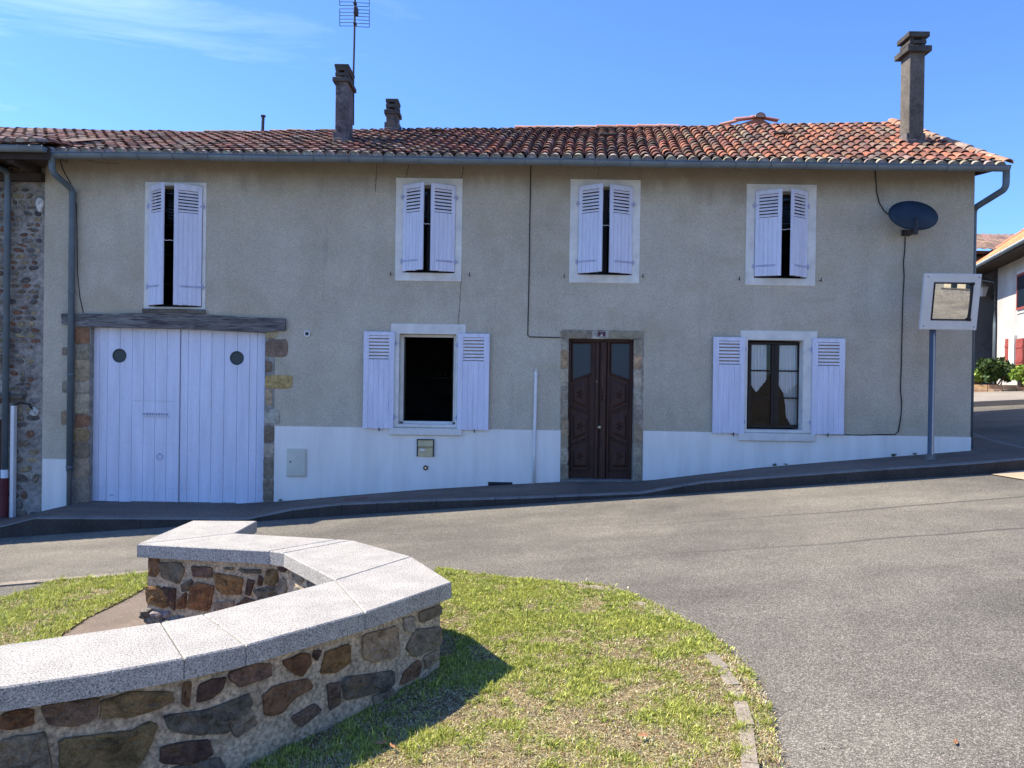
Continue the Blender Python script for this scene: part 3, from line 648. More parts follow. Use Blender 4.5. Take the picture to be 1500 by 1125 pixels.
for sgn, nm in ((-1, 'l'), (1, 'r')):
    # pixel columns of outer and inner edges of the leaf field
    xo, xi = (838.5, 866) if sgn < 0 else (923, 895); xo2, xi2 = (836, 863) if sgn < 0 else (921, 893)
    w = MB()
    P = lambda px, py: (D(px, py).x, D(px, py).z)
    slat(w, [P(xo, 503), P(xi, 503)], .022, yD - .03, yD - .001); slat(w, [P(xo, 503), P(xo, 557)], .022, yD - .03, yD - .001); slat(w, [P(xi, 503), P(xi, 547)], .022, yD - .03, yD - .001)
    slat(w, [P(xo, 557.5), P(xi, 547.5)], .035, yD - .036, yD - .001)
    slat(w, [P(xi2, 549), P(xi2, 606)], .02, yD - .026, yD - .001); slat(w, [P(xo2, 560), P(xo2, 594)], .02, yD - .026, yD - .001)
    slat(w, [P(xo2, 594), P(xi2, 606)], .035, yD - .036, yD - .001)
    slat(w, [P(xi2, 609), P(xi2, 640)], .02, yD - .026, yD - .001); slat(w, [P(xo2, 599), P(xo2, 651)], .02, yD - .026, yD - .001)
    slat(w, [P(xo2, 653), P(xi2, 641.5)], .035, yD - .036, yD - .001)
    slat(w, [P(xi2, 644), P(xi2, 690)], .02, yD - .026, yD - .001); slat(w, [P(xo2, 656), P(xo2, 690)], .02, yD - .026, yD - .001); slat(w, [P(xo2, 690), P(xi2, 690)], .03, yD - .03, yD - .001)
    # inner raised fields and carved bosses
    def field(pts, dpt=.012):
        c = sum((Vector((a, 0, b_)) for a, b_ in pts), Vector()) / len(pts)
        o_ = [c + (Vector((a, 0, b_)) - c) * .78 for a, b_ in pts]; i_ = [c + (Vector((a, 0, b_)) - c) * .6 for a, b_ in pts]; n = len(pts)
        w.add([(v.x, yD - .001, v.z) for v in o_] + [(v.x, yD - dpt, v.z) for v in i_], [tuple(range(n, 2 * n))] + [(i, (i + 1) % n, n + (i + 1) % n, n + i) for i in range(n)])
    field([P(xo2, 560), P(xi2, 550), P(xi2, 605), P(xo2, 593)]); field([P(xo2, 600), P(xi2, 610), P(xi2, 638), P(xo2, 650)]); field([P(xo2, 658), P(xi2, 647), P(xi2, 688), P(xo2, 688)])
    for yc in (578, 624, 668):
        c = D((xo2 + xi2) / 2, yc)
        for k in range(5):
            a = k * R(72); w.tube([(c.x + .035 * math.cos(a), yD - .012, c.z + .05 * math.sin(a)), (c.x + .035 * math.cos(a), yD - .024, c.z + .05 * math.sin(a))], [.018, .006], 8)
        w.tube([(c.x, yD - .012, c.z), (c.x, yD - .03, c.z)], [.02, .008], 8)
    hp(w, 'door_leaf', M['wood_dark'], door)
    w = MB(); pp = [P(xo, 504), P(xi, 504), P(xi, 548), P(xo, 557)]; w.add([(a, yD - .006, b_) for a, b_ in pp], [(0, 1, 2, 3)]); hp(w, 'glass_pane', M['darkglass'], door)
w = MB(); a, b_ = D(871, 600).x, D(892, 600).x; zt_, zb_ = D(880, 499).z, D(880, 703).z
w.box(a, a + .06, yD - .03, yD - .001, zb_, zt_, bev=.008); w.box(a + .075, b_ - .05, yD - .05, yD - .001, zb_, zt_, bev=.012); w.box(b_ - .04, b_, yD - .03, yD - .001, zb_, zt_, bev=.008)
c = D(881, 585); 
for k in range(4): w.tube([(a + .11, yD - .045, c.z + .05 * k), (a + .11, yD - .066, c.z + .05 * k + .01)], [.022, .006], 8)
hp(w, 'meeting_stile', M['wood_dark'], door)
w = MB(); c = D(877, 625.5); w.tube([(c.x, yD - .045, c.z), (c.x, yD - .06, c.z), (c.x, yD - .075, c.z), (c.x, yD - .1, c.z), (c.x, yD - .108, c.z)], [.02, .01, .012, .026, .014], 12); hp(w, 'door_knob', M['door_iron'], door)
w = MB(); c = D(873.5, 559); w.tube([(c.x, yD - .03, c.z), (c.x, yD - .036, c.z)], .009, 10); hp(w, 'lock_cylinder', M['door_iron'], door)
# ---- garage
x0, x1, z0, z1 = op['garage']; yG = Y0 + .1
seamsL = [131.5, 145, 157, 175, 193, 210, 227, 244, 257.5, 263.2]; seamsR = [264, 275, 292.5, 309.5, 328, 347, 365, 376, 387.5]
wick = (193, 257.5, 587)
for nm, S_, nails in (('l', seamsL, (497.5, 583, 649, 715)), ('r', seamsR, (501, 564.5, 599, 659, 717))):
    w = MB(); X_ = [at(s, 600, yG).x for s in S_]; dz = at(0, 0, 1).x * 0
    w.box(X_[0] + .002, X_[-1] - .002, yG + .01, yG + .03, z0 + .01, z1)
    for a, b_ in zip(X_, X_[1:]):
        zsp = at(200, wick[2], yG).z
        g1 = rnd.uniform(.0015, .004)
        if nm == 'l' and at(wick[0], 600, yG).x - .001 <= a and b_ <= at(wick[1], 600, yG).x + .001:
            w.box(a + g1, b_ - g1, yG, yG + .012, z0 + rnd.uniform(.0, .02), zsp - .004, bev=.002); w.box(a + g1, b_ - g1, yG - .003, yG + .012, zsp + .004, z1, bev=.002)
        else: w.box(a + g1, b_ - g1, yG - rnd.uniform(0, .003), yG + .012, z0 + rnd.uniform(0, .02), z1, bev=.002)
    if nm == 'l': w.box(X_[-2], X_[-1], yG - .02, yG - .0035, z0 + .01, z1, bev=.005)
    leaf = hp(w, 'garage_door', M['lilac2'])
    n_ = MB()
    for y in nails:
        n_.nx()
        for a, b_ in zip(X_, X_[1:]):
            for t in ((.3, .7) if b_ - a > .1 else (.5,)):
                xx = lerp(a, b_, t); zz = at(200 if nm == 'l' else 325, y, yG).z + rnd.uniform(-.004, .004); n_.tube([(xx, yG, zz), (xx, yG - .008, zz)], [.007, .004], 6)
    hp(n_, 'nail_row', M['lilac'], leaf)
    pc = at(175, 521, yG) if nm == 'l' else at(347, 524.5, yG); rr = .108
    q_ = MB(); seg = 28; vs = [(pc.x + r__ * math.cos(2 * math.pi * k / seg), yy_, pc.z + r__ * math.sin(2 * math.pi * k / seg)) for r__, yy_ in ((rr, yG - .004), (rr - .006, yG - .014), (rr - .022, yG - .012), (rr - .024, yG - .005)) for k in range(seg)]
    q_.add(vs, [(r__ * seg + k, r__ * seg + (k + 1) % seg, (r__ + 1) * seg + (k + 1) % seg, (r__ + 1) * seg + k) for r__ in range(3) for k in range(seg)] + [tuple(range(3 * seg, 4 * seg))])
    ph = hp(q_, 'porthole', M['darkglass'], leaf)
    if nm == 'l':
        q_ = MB(); c = at(234, 668, yG); q_.tube([(c.x + .045 * math.cos(R(a)), yG - .012, c.z - .01 + .045 * math.sin(R(a))) for a in range(0, 361, 20)], .005, 6); q_.tube([(c.x, yG, c.z + .035), (c.x, yG - .02, c.z + .035)], .012, 8); hp(q_, 'ring_handle', M['iron'], leaf)
        q_ = MB(); r4 = rect(208.5, 604, 248, 609.5, yG); q_.box(r4[0], r4[1], yG - .012, yG - .0045, r4[2], r4[3], bev=.002)
        q_.box(r4[0], r4[1], yG - .018, yG - .0045, r4[2] - .012, r4[2] - .002, bev=.002); pl = hp(q_, 'name_strip', M['lilac'], leaf)
        q_ = MB(); xx = r4[0] + .015
        while xx < r4[1] - .02:
            ww = rnd.uniform(.008, .018); q_.box(xx, xx + ww * .5, yG - .0145, yG - .012, r4[2] + .012, r4[3] - .012); xx += ww * 1.5
        hp(q_, 'lettering', M['metal_dark'], leaf); q_ = MB(); c = at(164, 727, yG); q_.tube([(c.x + .03 * math.cos(R(a)), yG - .01, c.z + .03 * math.sin(R(a))) for a in range(20, 180, 20)], .005, 6); hp(q_, 'pull_ring', M['iron'], leaf)
w = MB(); bz = lambda px, py: (at(px, py, Y0).x, at(px, py, Y0).z)
poly = [bz(92, 459.5), bz(150, 460), bz(215, 459), bz(262, 457.5), bz(303, 461), bz(350, 464), bz(419, 467), bz(419.5, 484), bz(385, 487), bz(330, 484.5), bz(260, 481.5), bz(180, 480), bz(120, 478.5), bz(92.5, 475)]
w.prism(poly, Y0 - .045, Y0 + .25); 
for k in range(14):                                  # hewn ridges along the face
    px = rnd.uniform(95, 380); L = rnd.uniform(30, 90); py = 463 + (px - 92) * .022 + rnd.uniform(0, 13); a, b_ = at(px, py, Y0), at(min(px + L, 415), py + rnd.uniform(0, 2), Y0)
    w.tube([(a.x, Y0 - .043, a.z), ((a.x + b_.x) / 2, Y0 - .047, (a.z + b_.z) / 2), (b_.x, Y0 - .043, b_.z)], [.003, .008, .003], 6)
hp(w, 'lintel_beam', M['beam'], smooth=False)
# jamb stones of the garage
w = MB(); w.col = (.27, .25, .22)
r4 = rect(106, 478, 131.5, 740); w.box(r4[0], r4[1], Y0 - .004, Y0 + .11, r4[2] - .2, r4[3])
cl = [(.24, .13, .08), (.24, .22, .18), (.28, .23, .17), (.30, .27, .22), (.28, .25, .2), (.22, .12, .08), (.27, .2, .12), (.18, .15, .12), (.25, .21, .16), (.21, .19, .16)]
yy = [479, 504, 526, 558, 576, 606, 626, 647, 671, 701, 738]
for a, b_, c in zip(yy, yy[1:], cl): blk(w, 108 + rnd.uniform(0, 3), a + .8, 131, b_ - .8, c, .02)
for a in ((91, 508, 108, 520, (.2, .18, .15)), (91.5, 558, 107, 575, (.24, .22, .19)), (90, 602, 106, 622, (.25, .2, .15))): blk(w, *a, h=.008)
w.nx()
r4 = rect(387.5, 485, 401.5, 740); w.box(r4[0], r4[1], Y0 - .004, Y0 + .11, r4[2] - .2, r4[3])
for a in ((389, 487, 406, 495, (.32, .27, .18)), (389, 497, 421.5, 522.5, (.17, .13, .115)), (389, 530, 398, 544, (.17, .13, .11)), (389, 549.5, 428, 569, (.36, .27, .13)), (389, 571, 398.5, 593, (.30, .25, .17)), (388, 600, 409.5, 620.5, (.30, .30, .29)),
          (387, 623.5, 401, 648, (.17, .14, .12)), (386.5, 650, 401, 669, (.30, .285, .26)), (386, 671, 400.5, 701, (.17, .145, .125)), (385.5, 703, 400.5, 734, (.19, .16, .135))): blk(w, *a, h=.015)
hp(w, 'garage_jamb', M['jamb'])
# ---- cracks in the plaster (thin dark fissures)
w = MB()
def crack(pts, wd=.007, jitter=1.2, n=7):
    P = []
    for (a, b_), (c, d) in zip(pts, pts[1:]):
        for k in range(n): t = k / n; P.append((lerp(a, c, t) + rnd.uniform(-jitter, jitter) * .5, lerp(b_, d, t)))
    P.append(pts[-1]); w.nx(); Q = [(at(a, b_, Y0).x, at(a, b_, Y0).z) for a, b_ in P]
    for a, b_ in zip(Q, Q[1:]): ribbon(w, [a, b_], wd * rnd.uniform(.5, 1.3), Y0 - .003)
crack([(679, 244), (677, 258), (674.5, 262)], .010); crack([(677.5, 262), (676, 330), (675.5, 412), (673, 452), (671, 474)], .007, .8, 9)
crack([(552, 240), (551, 262), (550, 280)], .007); crack([(599, 242), (594, 262)], .008); crack([(877, 243), (876, 262)], .004)
crack([(130, 235), (142, 238), (175, 240)], .006)
hp(w, 'plaster_crack', M['crack'])
# ---- gutter, soffit
w = MB(); xg0, xg1 = at(66.5, 230, 11.14).x, at(1481, 250, 11.14).x; yc = 11.2; rg = .066; n = 10
vs = []; 
nseg = 60
for i in range(nseg + 1):
    x = lerp(xg0, xg1, i / nseg); sag = .004 * math.sin(x * 2.1)
    for k in range(n + 1): a = math.pi * k / n; vs.append((x, yc - rg * math.cos(a), zgut - rg * 1.15 * math.sin(a) + sag))
    for k in range(n + 1): a = math.pi * (n - k) / n; vs.append((x, yc - (rg - .005) * math.cos(a), zgut - (rg - .005) * 1.15 * math.sin(a) + sag))
m2 = 2 * (n + 1)
w.add(vs, [(i * m2 + k, i * m2 + (k + 1) % m2, (i + 1) * m2 + (k + 1) % m2, (i + 1) * m2 + k) for i in range(nseg) for k in range(m2)])
w.add([v for v in vs[:n + 1]], [tuple(range(n + 1))]); w.add([v for v in vs[-m2:-m2 + n + 1]], [tuple(range(n + 1))])
w.tube([(xg0, yc - rg, zgut + .002), (xg1, yc - rg, zgut + .002)], .008, 6)
gut = hp(w, 'gutter', M['zinc'], smooth=True)
w = MB(); x = xg0 + .3
while x < xg1:
    w.nx(); w.tube([(x, yc - (rg + .004) * math.cos(R(a)), zgut - (rg + .004) * 1.15 * math.sin(R(a))) for a in range(0, 181, 20)], .006, 4); x += .51
hp(w, 'gutter_bracket', M['pipe'], gut)
w = MB(); w.box(XL, XR + .12, yc + rg + .01, Y0 + .02, zgut + .10, zgut + .115); hp(w, 'soffit', M['fascia'])
# ---- downpipes
def pipe(pts, r, clips, name='downpipe', m='pipe'):
    w = MB(); w.tube(pts, r, 14); p = hp(w, name, M[m], smooth=True); c = MB()
    for x, y, z in clips: c.nx(); c.tube([(x, y, z - .016), (x, y, z + .016)], r + .007, 14); c.box(x - .012, x + .012, y, Y0 + .01, z - .012, z + .012)
    hp(c, 'pipe_clip', M[m], p); return p
def bend(P, n=5):
    P = [Vector(p) for p in P]; out = [P[0]]
    for i in range(1, len(P) - 1):
        a, b_, c = P[i - 1], P[i], P[i + 1]; r = min(.09, (a - b_).length * .45, (c - b_).length * .45); s_ = b_ + (a - b_).normalized() * r; e = b_ + (c - b_).normalized() * r
        for k in range(n + 1): t = k / n; out.append(s_.lerp(b_, t).lerp(b_.lerp(e, t), t))
    out.append(P[-1]); return out
yp = Y0 - .07; px_ = at(105, 400, yp).x; a = at(76, 234, yc); 
pipe(bend([(a.x, yc, zgut - .05), (a.x, yc, at(76, 252, yc).z), (px_, yp, at(107, 278, yp).z), (px_, yp, at(101, 690, yp).z)]), .045, [(px_, yp, at(105, y, yp).z) for y in (283, 427, 548, 684)])
w = MB(); w.tube([(px_, yp, at(101, 688, yp).z), (px_, yp, wz(px_) - .05)], .037, 14); hp(w, 'downpipe_foot', mat('grey_pipe', (.2, .22, .23), .6, 4, .2, 30, .1, .002), smooth=True)
a = at(1474, 258, yc); b_ = at(1433, 300, Y0 + .0); xq = XR + .06
pipe(bend([(a.x, yc, zgut - .05), (a.x, yc, at(1474, 276, yc).z), (xq, Y0 + .12, at(1430, 303, Y0).z), (xq, Y0 + .12, wz(XR) - .05)]), .047, [])
# ---- roof tiles
PAL = dict(l=[(.25, .125, .09), (.18, .09, .068), (.30, .16, .11), (.21, .14, .11), (.10, .06, .048), (.27, .19, .15)],
           m=[(.15, .07, .05), (.10, .055, .045), (.22, .095, .065), (.13, .09, .075), (.07, .048, .04), (.2, .085, .06), (.24, .17, .13)],
           r=[(.28, .115, .07), (.32, .135, .08), (.2, .105, .075), (.22, .15, .105), (.14, .105, .085), (.12, .065, .05), (.25, .10, .065), (.16, .08, .06)])
def tile(mb, p, dv, du, dn, r0, r1, L, col, th=.011, seg=7, fill=None):
    vs = []
    for t, r in ((0, r0), (1, r1)):
        for k in range(seg + 1):
            a = math.pi * k / seg; c_, s_ = math.cos(a), math.sin(a)
            vs.append(p + dv * L * t + du * r * c_ + dn * r * .88 * s_)
    for k in range(seg + 1):
        a = math.pi * k / seg; vs.append(p + du * (r0 - th) * math.cos(a) + dn * (r0 - th) * .88 * math.sin(a))
    n = seg + 1
    fs = [(k, k + 1, n + k + 1, n + k) for k in range(seg)] + [(k, k + 1, 2 * n + k + 1, 2 * n + k) for k in range(seg)]
    mb.add(vs, fs, col)
    if fill: mb.add([v + dv * .012 for v in vs[2 * n:]], [tuple(range(n))], fill)
def tilefield(mb, X0_, X1_, sp, YA, YBk, zf, skew, clip, palf, expo=.27, eavecol=(.34, .28, .225), ridge_cut=0):
    X = X0_
    while X < X1_:
        nrow = int((YBk - YA) / (expo * .9)) + 1; xj = rnd.uniform(-.006, .006)
        for j in range(nrow):
            t = j * expo * .9; y = YA + t; x = X + skew * t + xj + rnd.uniform(-.007, .007) + .012 * math.sin(y * 2.3 + X)
            if y > YBk - .2: break
            if clip(x, y): continue
            z = zf(x, y); z2 = zf(x + skew * .3, y + .3)
            dv = Vector((skew * .3 + rnd.uniform(-.009, .009), .3, z2 - z - .02 + rnd.uniform(-.004, .004))).normalized(); du = Vector((1, -skew, 0)).normalized(); dn = du.cross(dv).normalized()
            k = rnd.random(); col = jit(rnd.choice(palf(x, y)), .25)
            L = .33
            if y + L > YBk: L = YBk - y - .02
            p = Vector((x, y, z + .022 + rnd.uniform(-.004, .005)))
            tile(mb, p, dv, du, dn, .076 * sp / .171, .062 * sp / .171, L, jit(eavecol, .25) if j == 0 else col, fill=jit((.30, .27, .235), .3) if j == 0 else None)
        X += sp + rnd.uniform(-.004, .004)
HX = lambda y: at(1480, 244, YE).x + (at(1306, 178, 14.6).x - at(1480, 244, YE).x) * (y - YE) / (14.6 - YE)
def palmain(x, y):
    k = rnd.random(); u = x + .5 * (y - YE)
    if x < -2.2: return PAL['l'] if k < .75 else PAL['m']
    if x < 2.2: return PAL['m'] if k < .85 - .06 * max(0, x) else PAL['r']
    pr = min(1, (x - 1.2) / 3.2); return PAL['r'] if k < pr else PAL['m']
t_ = MB()
XLE = at(70, 228, YE).x
tilefield(t_, XLE + .02, 7.6, .171, YE - .03, 14.62, roofz, .118, lambda x, y: x > HX(y) - .02, palmain)
tl = hp(t_, 'roof_tiles', M['tile'], smooth=False)
# underlay / channel tiles
w = MB(); n = 90; rows = 12; XLr = XLE - .6
for j in range(rows):
    ya, yb = lerp(YE - .02, 14.6, j / rows), lerp(YE - .02, 14.6, (j + 1) / rows)
    xs_ = [lerp(XLE, HX(ya), i / n) for i in range(n + 1)]; xs2 = [lerp(XLE, HX(yb), i / n) for i in range(n + 1)]
    for i in range(n): w.add([(xs_[i], ya, roofz(xs_[i], ya)), (xs_[i + 1], ya, roofz(xs_[i + 1], ya)), (xs2[i + 1], yb, roofz(xs2[i + 1], yb)), (xs2[i], yb, roofz(xs2[i], yb))], [(0, 1, 2, 3)], jit((.13, .07, .05), .3))
cR = (HX(YE), YE, roofz(HX(YE), YE)); rR = (HX(14.6), 14.6, roofz(HX(14.6), 14.6)); rL = (XLE, 14.6, roofz(XLE, 14.6))
bR = (XR + KX * (YB - Y0) + .15, YB + .4, zgut); bR2 = (XR + KX * (YB - Y0) - 1.6, YB - 1.2, rR[2] - .9); bL = (XLE, YB + .4, zgut)
S1 = (XR + KX * (12.1 - Y0) + .05, 12.1, zgut + .1); w.add([cR, S1, rR], [(0, 1, 2)], (.2, .1, .07)); w.add([S1, bR, bR2, rR], [(0, 1, 2, 3)], (.2, .1, .07)); w.add([rR, bR2, bR, bL, rL], [(0, 1, 2, 3, 4)], (.2, .1, .07)); w.add([rL, bL, (XLE, YE, zgut)], [(0, 1, 2)], (.25, .2, .15))
hp(w, 'roof', M['tile'])
# hip tiles, ridge tiles
def ridgerow(mb, a, b_, r, L, cols, lift=.03, jj=.006):
    a, b_ = Vector(a), Vector(b_); d = (b_ - a).normalized(); n = int((b_ - a).length / (L * .92)) + 1; side = d.cross(Vector((0, 0, 1))).normalized(); up = side.cross(d).normalized()
    for k in range(n):
        p = a + d * (k * L * .92) + up * (lift + rnd.uniform(-jj, jj)) + side * rnd.uniform(-jj, jj)
        LL = min(L, (b_ - (a + d * (k * L * .92))).length + .05)
        tile(mb, p, (d + up * -.02).normalized(), side, up, r, r * .88, LL, jit(rnd.choice(cols), .15), th=.014, seg=9)
w = MB(); ridgerow(w, (cR[0] - .03, cR[1] + .02, cR[2] + .02), (rR[0], rR[1], rR[2] + .02), .085, .38, [(.46, .22, .13), (.42, .25, .17), (.38, .2, .13), (.3, .22, .17)], .03)
def rp(px, Y=14.6): X = at(px, 187, Y).x; return (X, Y, roofz(X, Y))
w.nx(); ridgerow(w, rp(990), rp(1300), .07, .36, [(.2, .15, .12), (.26, .2, .16), (.3, .24, .2)], .0)
w.nx(); ridgerow(w, (XLE - .0, 14.62, roofz(XLE, 14.6) + .01), rp(755), .06, .34, [(.2, .14, .11), (.26, .18, .14), (.3, .24, .2)], -.0, .012)
hp(w, 'hip_tiles', M['tile'])
w = MB(); ridgerow(w, rp(754), rp(990), .085, .42, [(.56, .26, .16), (.58, .34, .24), (.62, .42, .32)], .02, .003); ro = hp(w, 'ridge_tiles', M['tile_new']); ro['label'] = 'newer bright orange ridge tiles'
# rear wing with its own ridge showing over the main one
w = MB(); pr = at(1112, 172, 15.0); hL = at(1056, 184, 15.0); hR = at(1142, 181, 15.0)
w.add([(hL.x, 15, hL.z - .1), (hR.x, 15, hR.z - .1), (pr.x, 15, pr.z), (hL.x + 1, 19, hL.z - .1), (hR.x + 1.5, 19, hR.z - .1), (pr.x + 1, 19, pr.z)], [(0, 1, 2), (0, 2, 5, 3), (1, 4, 5, 2), (3, 4, 5)], (.3, .15, .1))
ridgerow(w, (hL.x, 15, hL.z + .0), (at(1078, 178, 15).x, 15, at(1078, 178, 15).z), .06, .36, [(.52, .27, .18)], .0, .002)
ridgerow(w, (at(1076, 177, 15).x, 15, at(1076, 177, 15).z), (pr.x, 15, pr.z), .07, .36, [(.5, .25, .17)], .0, .002)
ridgerow(w, (at(1140, 178, 15).x, 15, at(1140, 178, 15).z), (pr.x, 15, pr.z), .06, .36, [(.46, .22, .15)], .0, .002)
tile(w, Vector((pr.x, 14.9, pr.z - .02)), Vector((0, 1, 0)), Vector((1, 0, 0)), Vector((0, 0, 1)), .1, .1, .8, (.38, .24, .18), seg=12, fill=(.33, .26, .21))
ridgerow(w, (pr.x, 15, pr.z), (pr.x + 1, 19, pr.z), .1, .4, [(.5, .25, .17)], -.02, .002)
hp(w, 'rear_gable', M['tile_new'])
# snow-stop slats / odd vents lying on the roof
w = MB()
for px, py, L, Y in ((640, 197.5, .28, 13.9), (890, 207, .3, 13.2), (1147, 206, .33, 13.3)):
    w.nx(); X = at(px, py, Y).x; w.box(X - L / 2, X + L / 2, Y - .04, Y + .04, roofz(X, Y) + .09, roofz(X, Y) + .115, bev=.004)
hp(w, 'roof_slat', M['concrete'])
# ---- chimneys
def chimney(pxa, pxb, Y, dep, ybase, ytop, slabs, m, lab, flash=True):
    xm = (pxa + pxb) / 2; xa, xb = at(pxa, (ybase + ytop) / 2, Y).x, at(pxb, (ybase + ytop) / 2, Y).x; zt = at(xm, ytop, Y).z; zb_ = roofz((xa + xb) / 2, Y) - .35
    w = MB(); w.box(xa, xb, Y, Y + dep, zb_, zt, bev=.008)
    p = hp(w, 'chimney', M[m]); p['label'] = lab
    for (y1, y0_, ov, kind) in slabs:
        w = MB(); z1_, z0__ = at(xm, y0_, Y).z, at(xm, y1, Y).z
        if kind == 's':
            w.box(xa - ov, xb + ov, Y - ov, Y + dep + ov, z0__, z1_, bev=.006); hp(w, 'cap_slab', M['concrete_d'], p)
        else:
            for sx in (xa + .0, xb - .055):
                for sy in (Y, Y + dep - .055): w.nx(); w.box(sx, sx + .055, sy, sy + .055, z0__, z1_)
            hp(w, 'cap_pier', M['concrete_d'], p)
    if flash:
        w = MB(); zf_ = roofz((xa + xb) / 2, Y); w.box(xa - .03, xb + .03, Y - .03, Y - .002, zf_ - .1, zf_ + .11, bev=.008); w.box(xb + .002, xb + .03, Y - .0, Y + dep, zf_ - .1, zf_ + .22); w.box(xa - .03, xa - .002, Y, Y + dep, zf_ - .1, zf_ + .22); hp(w, 'flashing', M['concrete_b'], p)
    return p
chimney(491, 508.5, 12.63, .46, 209, 118, [(120, 114, .045, 's'), (114, 110, 0, 'p'), (111, 106, .008, 's'), (106, 102, 0, 'p'), (102.5, 98, .01, 's'), (98.5, 94, .02, 's')], 'concrete_b', 'tall block chimney with stacked slab cap beside the aerial')
chimney(565.5, 582, 14.2, .3, 190, 164, [(167, 161, .035, 's'), (161, 156.5, 0, 'p'), (157, 152, .008, 's'), (152, 149, 0, 'p'), (149.5, 144.5, .012, 's')], 'concrete', 'small short chimney at the ridge')
chimney(1332, 1354, 12.63, .3, 220, 75, [(77, 68.5, .075, 's'), (68.5, 63.5, 0, 'p'), (64, 58.5, .015, 's'), (58.5, 54.5, 0, 'p'), (55, 47.5, .05, 's')], 'concrete', 'tall slender rendered chimney at the right hip')
w = MB(); a = at(384, 196, 15); b_ = at(385.5, 171, 15); w.tube([a - Vector((0, 0, .3)), b_], .03, 8); w.tube([b_, b_ + Vector((0, 0, .025))], .05, 8); hp(w, 'flue_pipe', M['metal_dark'])
# ------------------------------------------------------------------ things fixed to the house
# aerial
ae = empty('television_aerial', at(518, 185, 13.15)); tag(ae, 'tall rusty television aerial with grid panels beside the block chimney', 'aerial'); bpy.context.view_layer.update()
def part(mb, name, m, root, smooth=False):
    if len(mb.marks) > 1: return [part(q, name, m, root, smooth) for q in mb.pieces()][-1]
    o = mb.build(name, m, None, smooth); fixparent(o, root); bpy.context.view_layer.update(); return o
YA_ = 13.15
w = MB(); w.tube([at(517.5, 183, YA_), at(517.7, 110, YA_), at(519, 60, YA_), at(520.5, -25, YA_)], .017, 8); part(w, 'mast', M['metal_dark'], ae)
for ya, yb in ((13, 38), (-18, 8)):
    for xa, xb in ((497.5, 518), (521, 541)):
        w = MB(); dy = 2 if xa > 510 else 0; n = 6
        for k in range(n):
            y = lerp(ya, yb, k / (n - 1)); w.tube([at(xa, y + dy * .5, YA_ - .04), at(xb, y + dy, YA_ - .04)], .0055, 5)
        xo = xa if xa < 510 else xb; w.tube([at(xo, ya, YA_ - .04), at(xo, yb + dy, YA_ - .04)], .0055, 5); part(w, 'reflector_grid', M['metal_dark'], ae)
w = MB(); c = at(521, 16, YA_ - .1); w.box(c.x - .03, c.x + .035, c.y - .04, c.y + .08, c.z - .06, c.z + .06, bev=.01)
for y in (6, 20, 36): w.nx(); c = at(520.5, y, YA_); w.box(c.x - .025, c.x + .025, c.y - .05, c.y + .02, c.z - .014, c.z + .014)
part(w, 'clamp', M['metal_dark'], ae)
# satellite dish
dc = at(1338, 315.5, 11.4); ds = empty('satellite_dish', at(1330, 330, Y0)); tag(ds, 'dark oval satellite dish fixed high on the wall at the right', 'satellite dish'); bpy.context.view_layer.update()
w = MB(); seg = 40; rings = 8; T = Matrix.Translation(dc) @ Matrix.Rotation(R(-16), 4, 'X') @ Matrix.Rotation(R(3), 4, 'Y'); vs = []
for sh in (0, 1):
    for r_i in range(rings + 1):
        rr = r_i / rings
        for k in range(seg):
            a = 2 * math.pi * k / seg; vs.append(T @ Vector((.362 * rr * math.cos(a), (-.07 * (1 - rr * rr)) + sh * .008, .235 * rr * math.sin(a))))
fs = []
for sh in (0, 1):
    o_ = sh * (rings + 1) * seg
    for r_i in range(rings):
        for k in range(seg): fs.append((o_ + r_i * seg + k, o_ + r_i * seg + (k + 1) % seg, o_ + (r_i + 1) * seg + (k + 1) % seg, o_ + (r_i + 1) * seg + k))
o1 = rings * seg; o2 = (rings + 1) * seg + rings * seg
for k in range(seg): fs.append((o1 + k, o1 + (k + 1) % seg, o2 + (k + 1) % seg, o2 + k))
w.add(vs, fs); w.tube([T @ Vector((.362 * math.cos(2 * math.pi * k / seg), .004, .235 * math.sin(2 * math.pi * k / seg))) for k in range(seg + 1)], .007, 6); part(w, 'reflector', M['dish'], ds, True)
w = MB(); a = at(1341, 324, 11.3); b_ = at(1340, 343, 11.25); w.tube([a + Vector((0, .0, .05)), a + Vector((0, -.05, 0)), b_ + Vector((0, -.03, .02))], .014, 8); w.box(b_.x - .025, b_.x + .025, b_.y - .06, b_.y, b_.z - .01, b_.z + .05, bev=.008); part(w, 'feed_arm', M['metal_dark'], ds)
w = MB(); a = at(1326, 343, Y0); w.box(a.x - .06, a.x + .07, Y0 - .02, Y0, a.z - .03, a.z + .06); w.tube([(a.x, Y0 - .01, a.z), (a.x, Y0 - .16, a.z), (a.x + .06, 11.45, dc.z - .06)], .02, 8); w.box(a.x - .05, a.x + .07, Y0 - .2, Y0 - .05, a.z - .025, a.z + .02, bev=.006); part(w, 'wall_bracket', M['metal_dark'], ds)
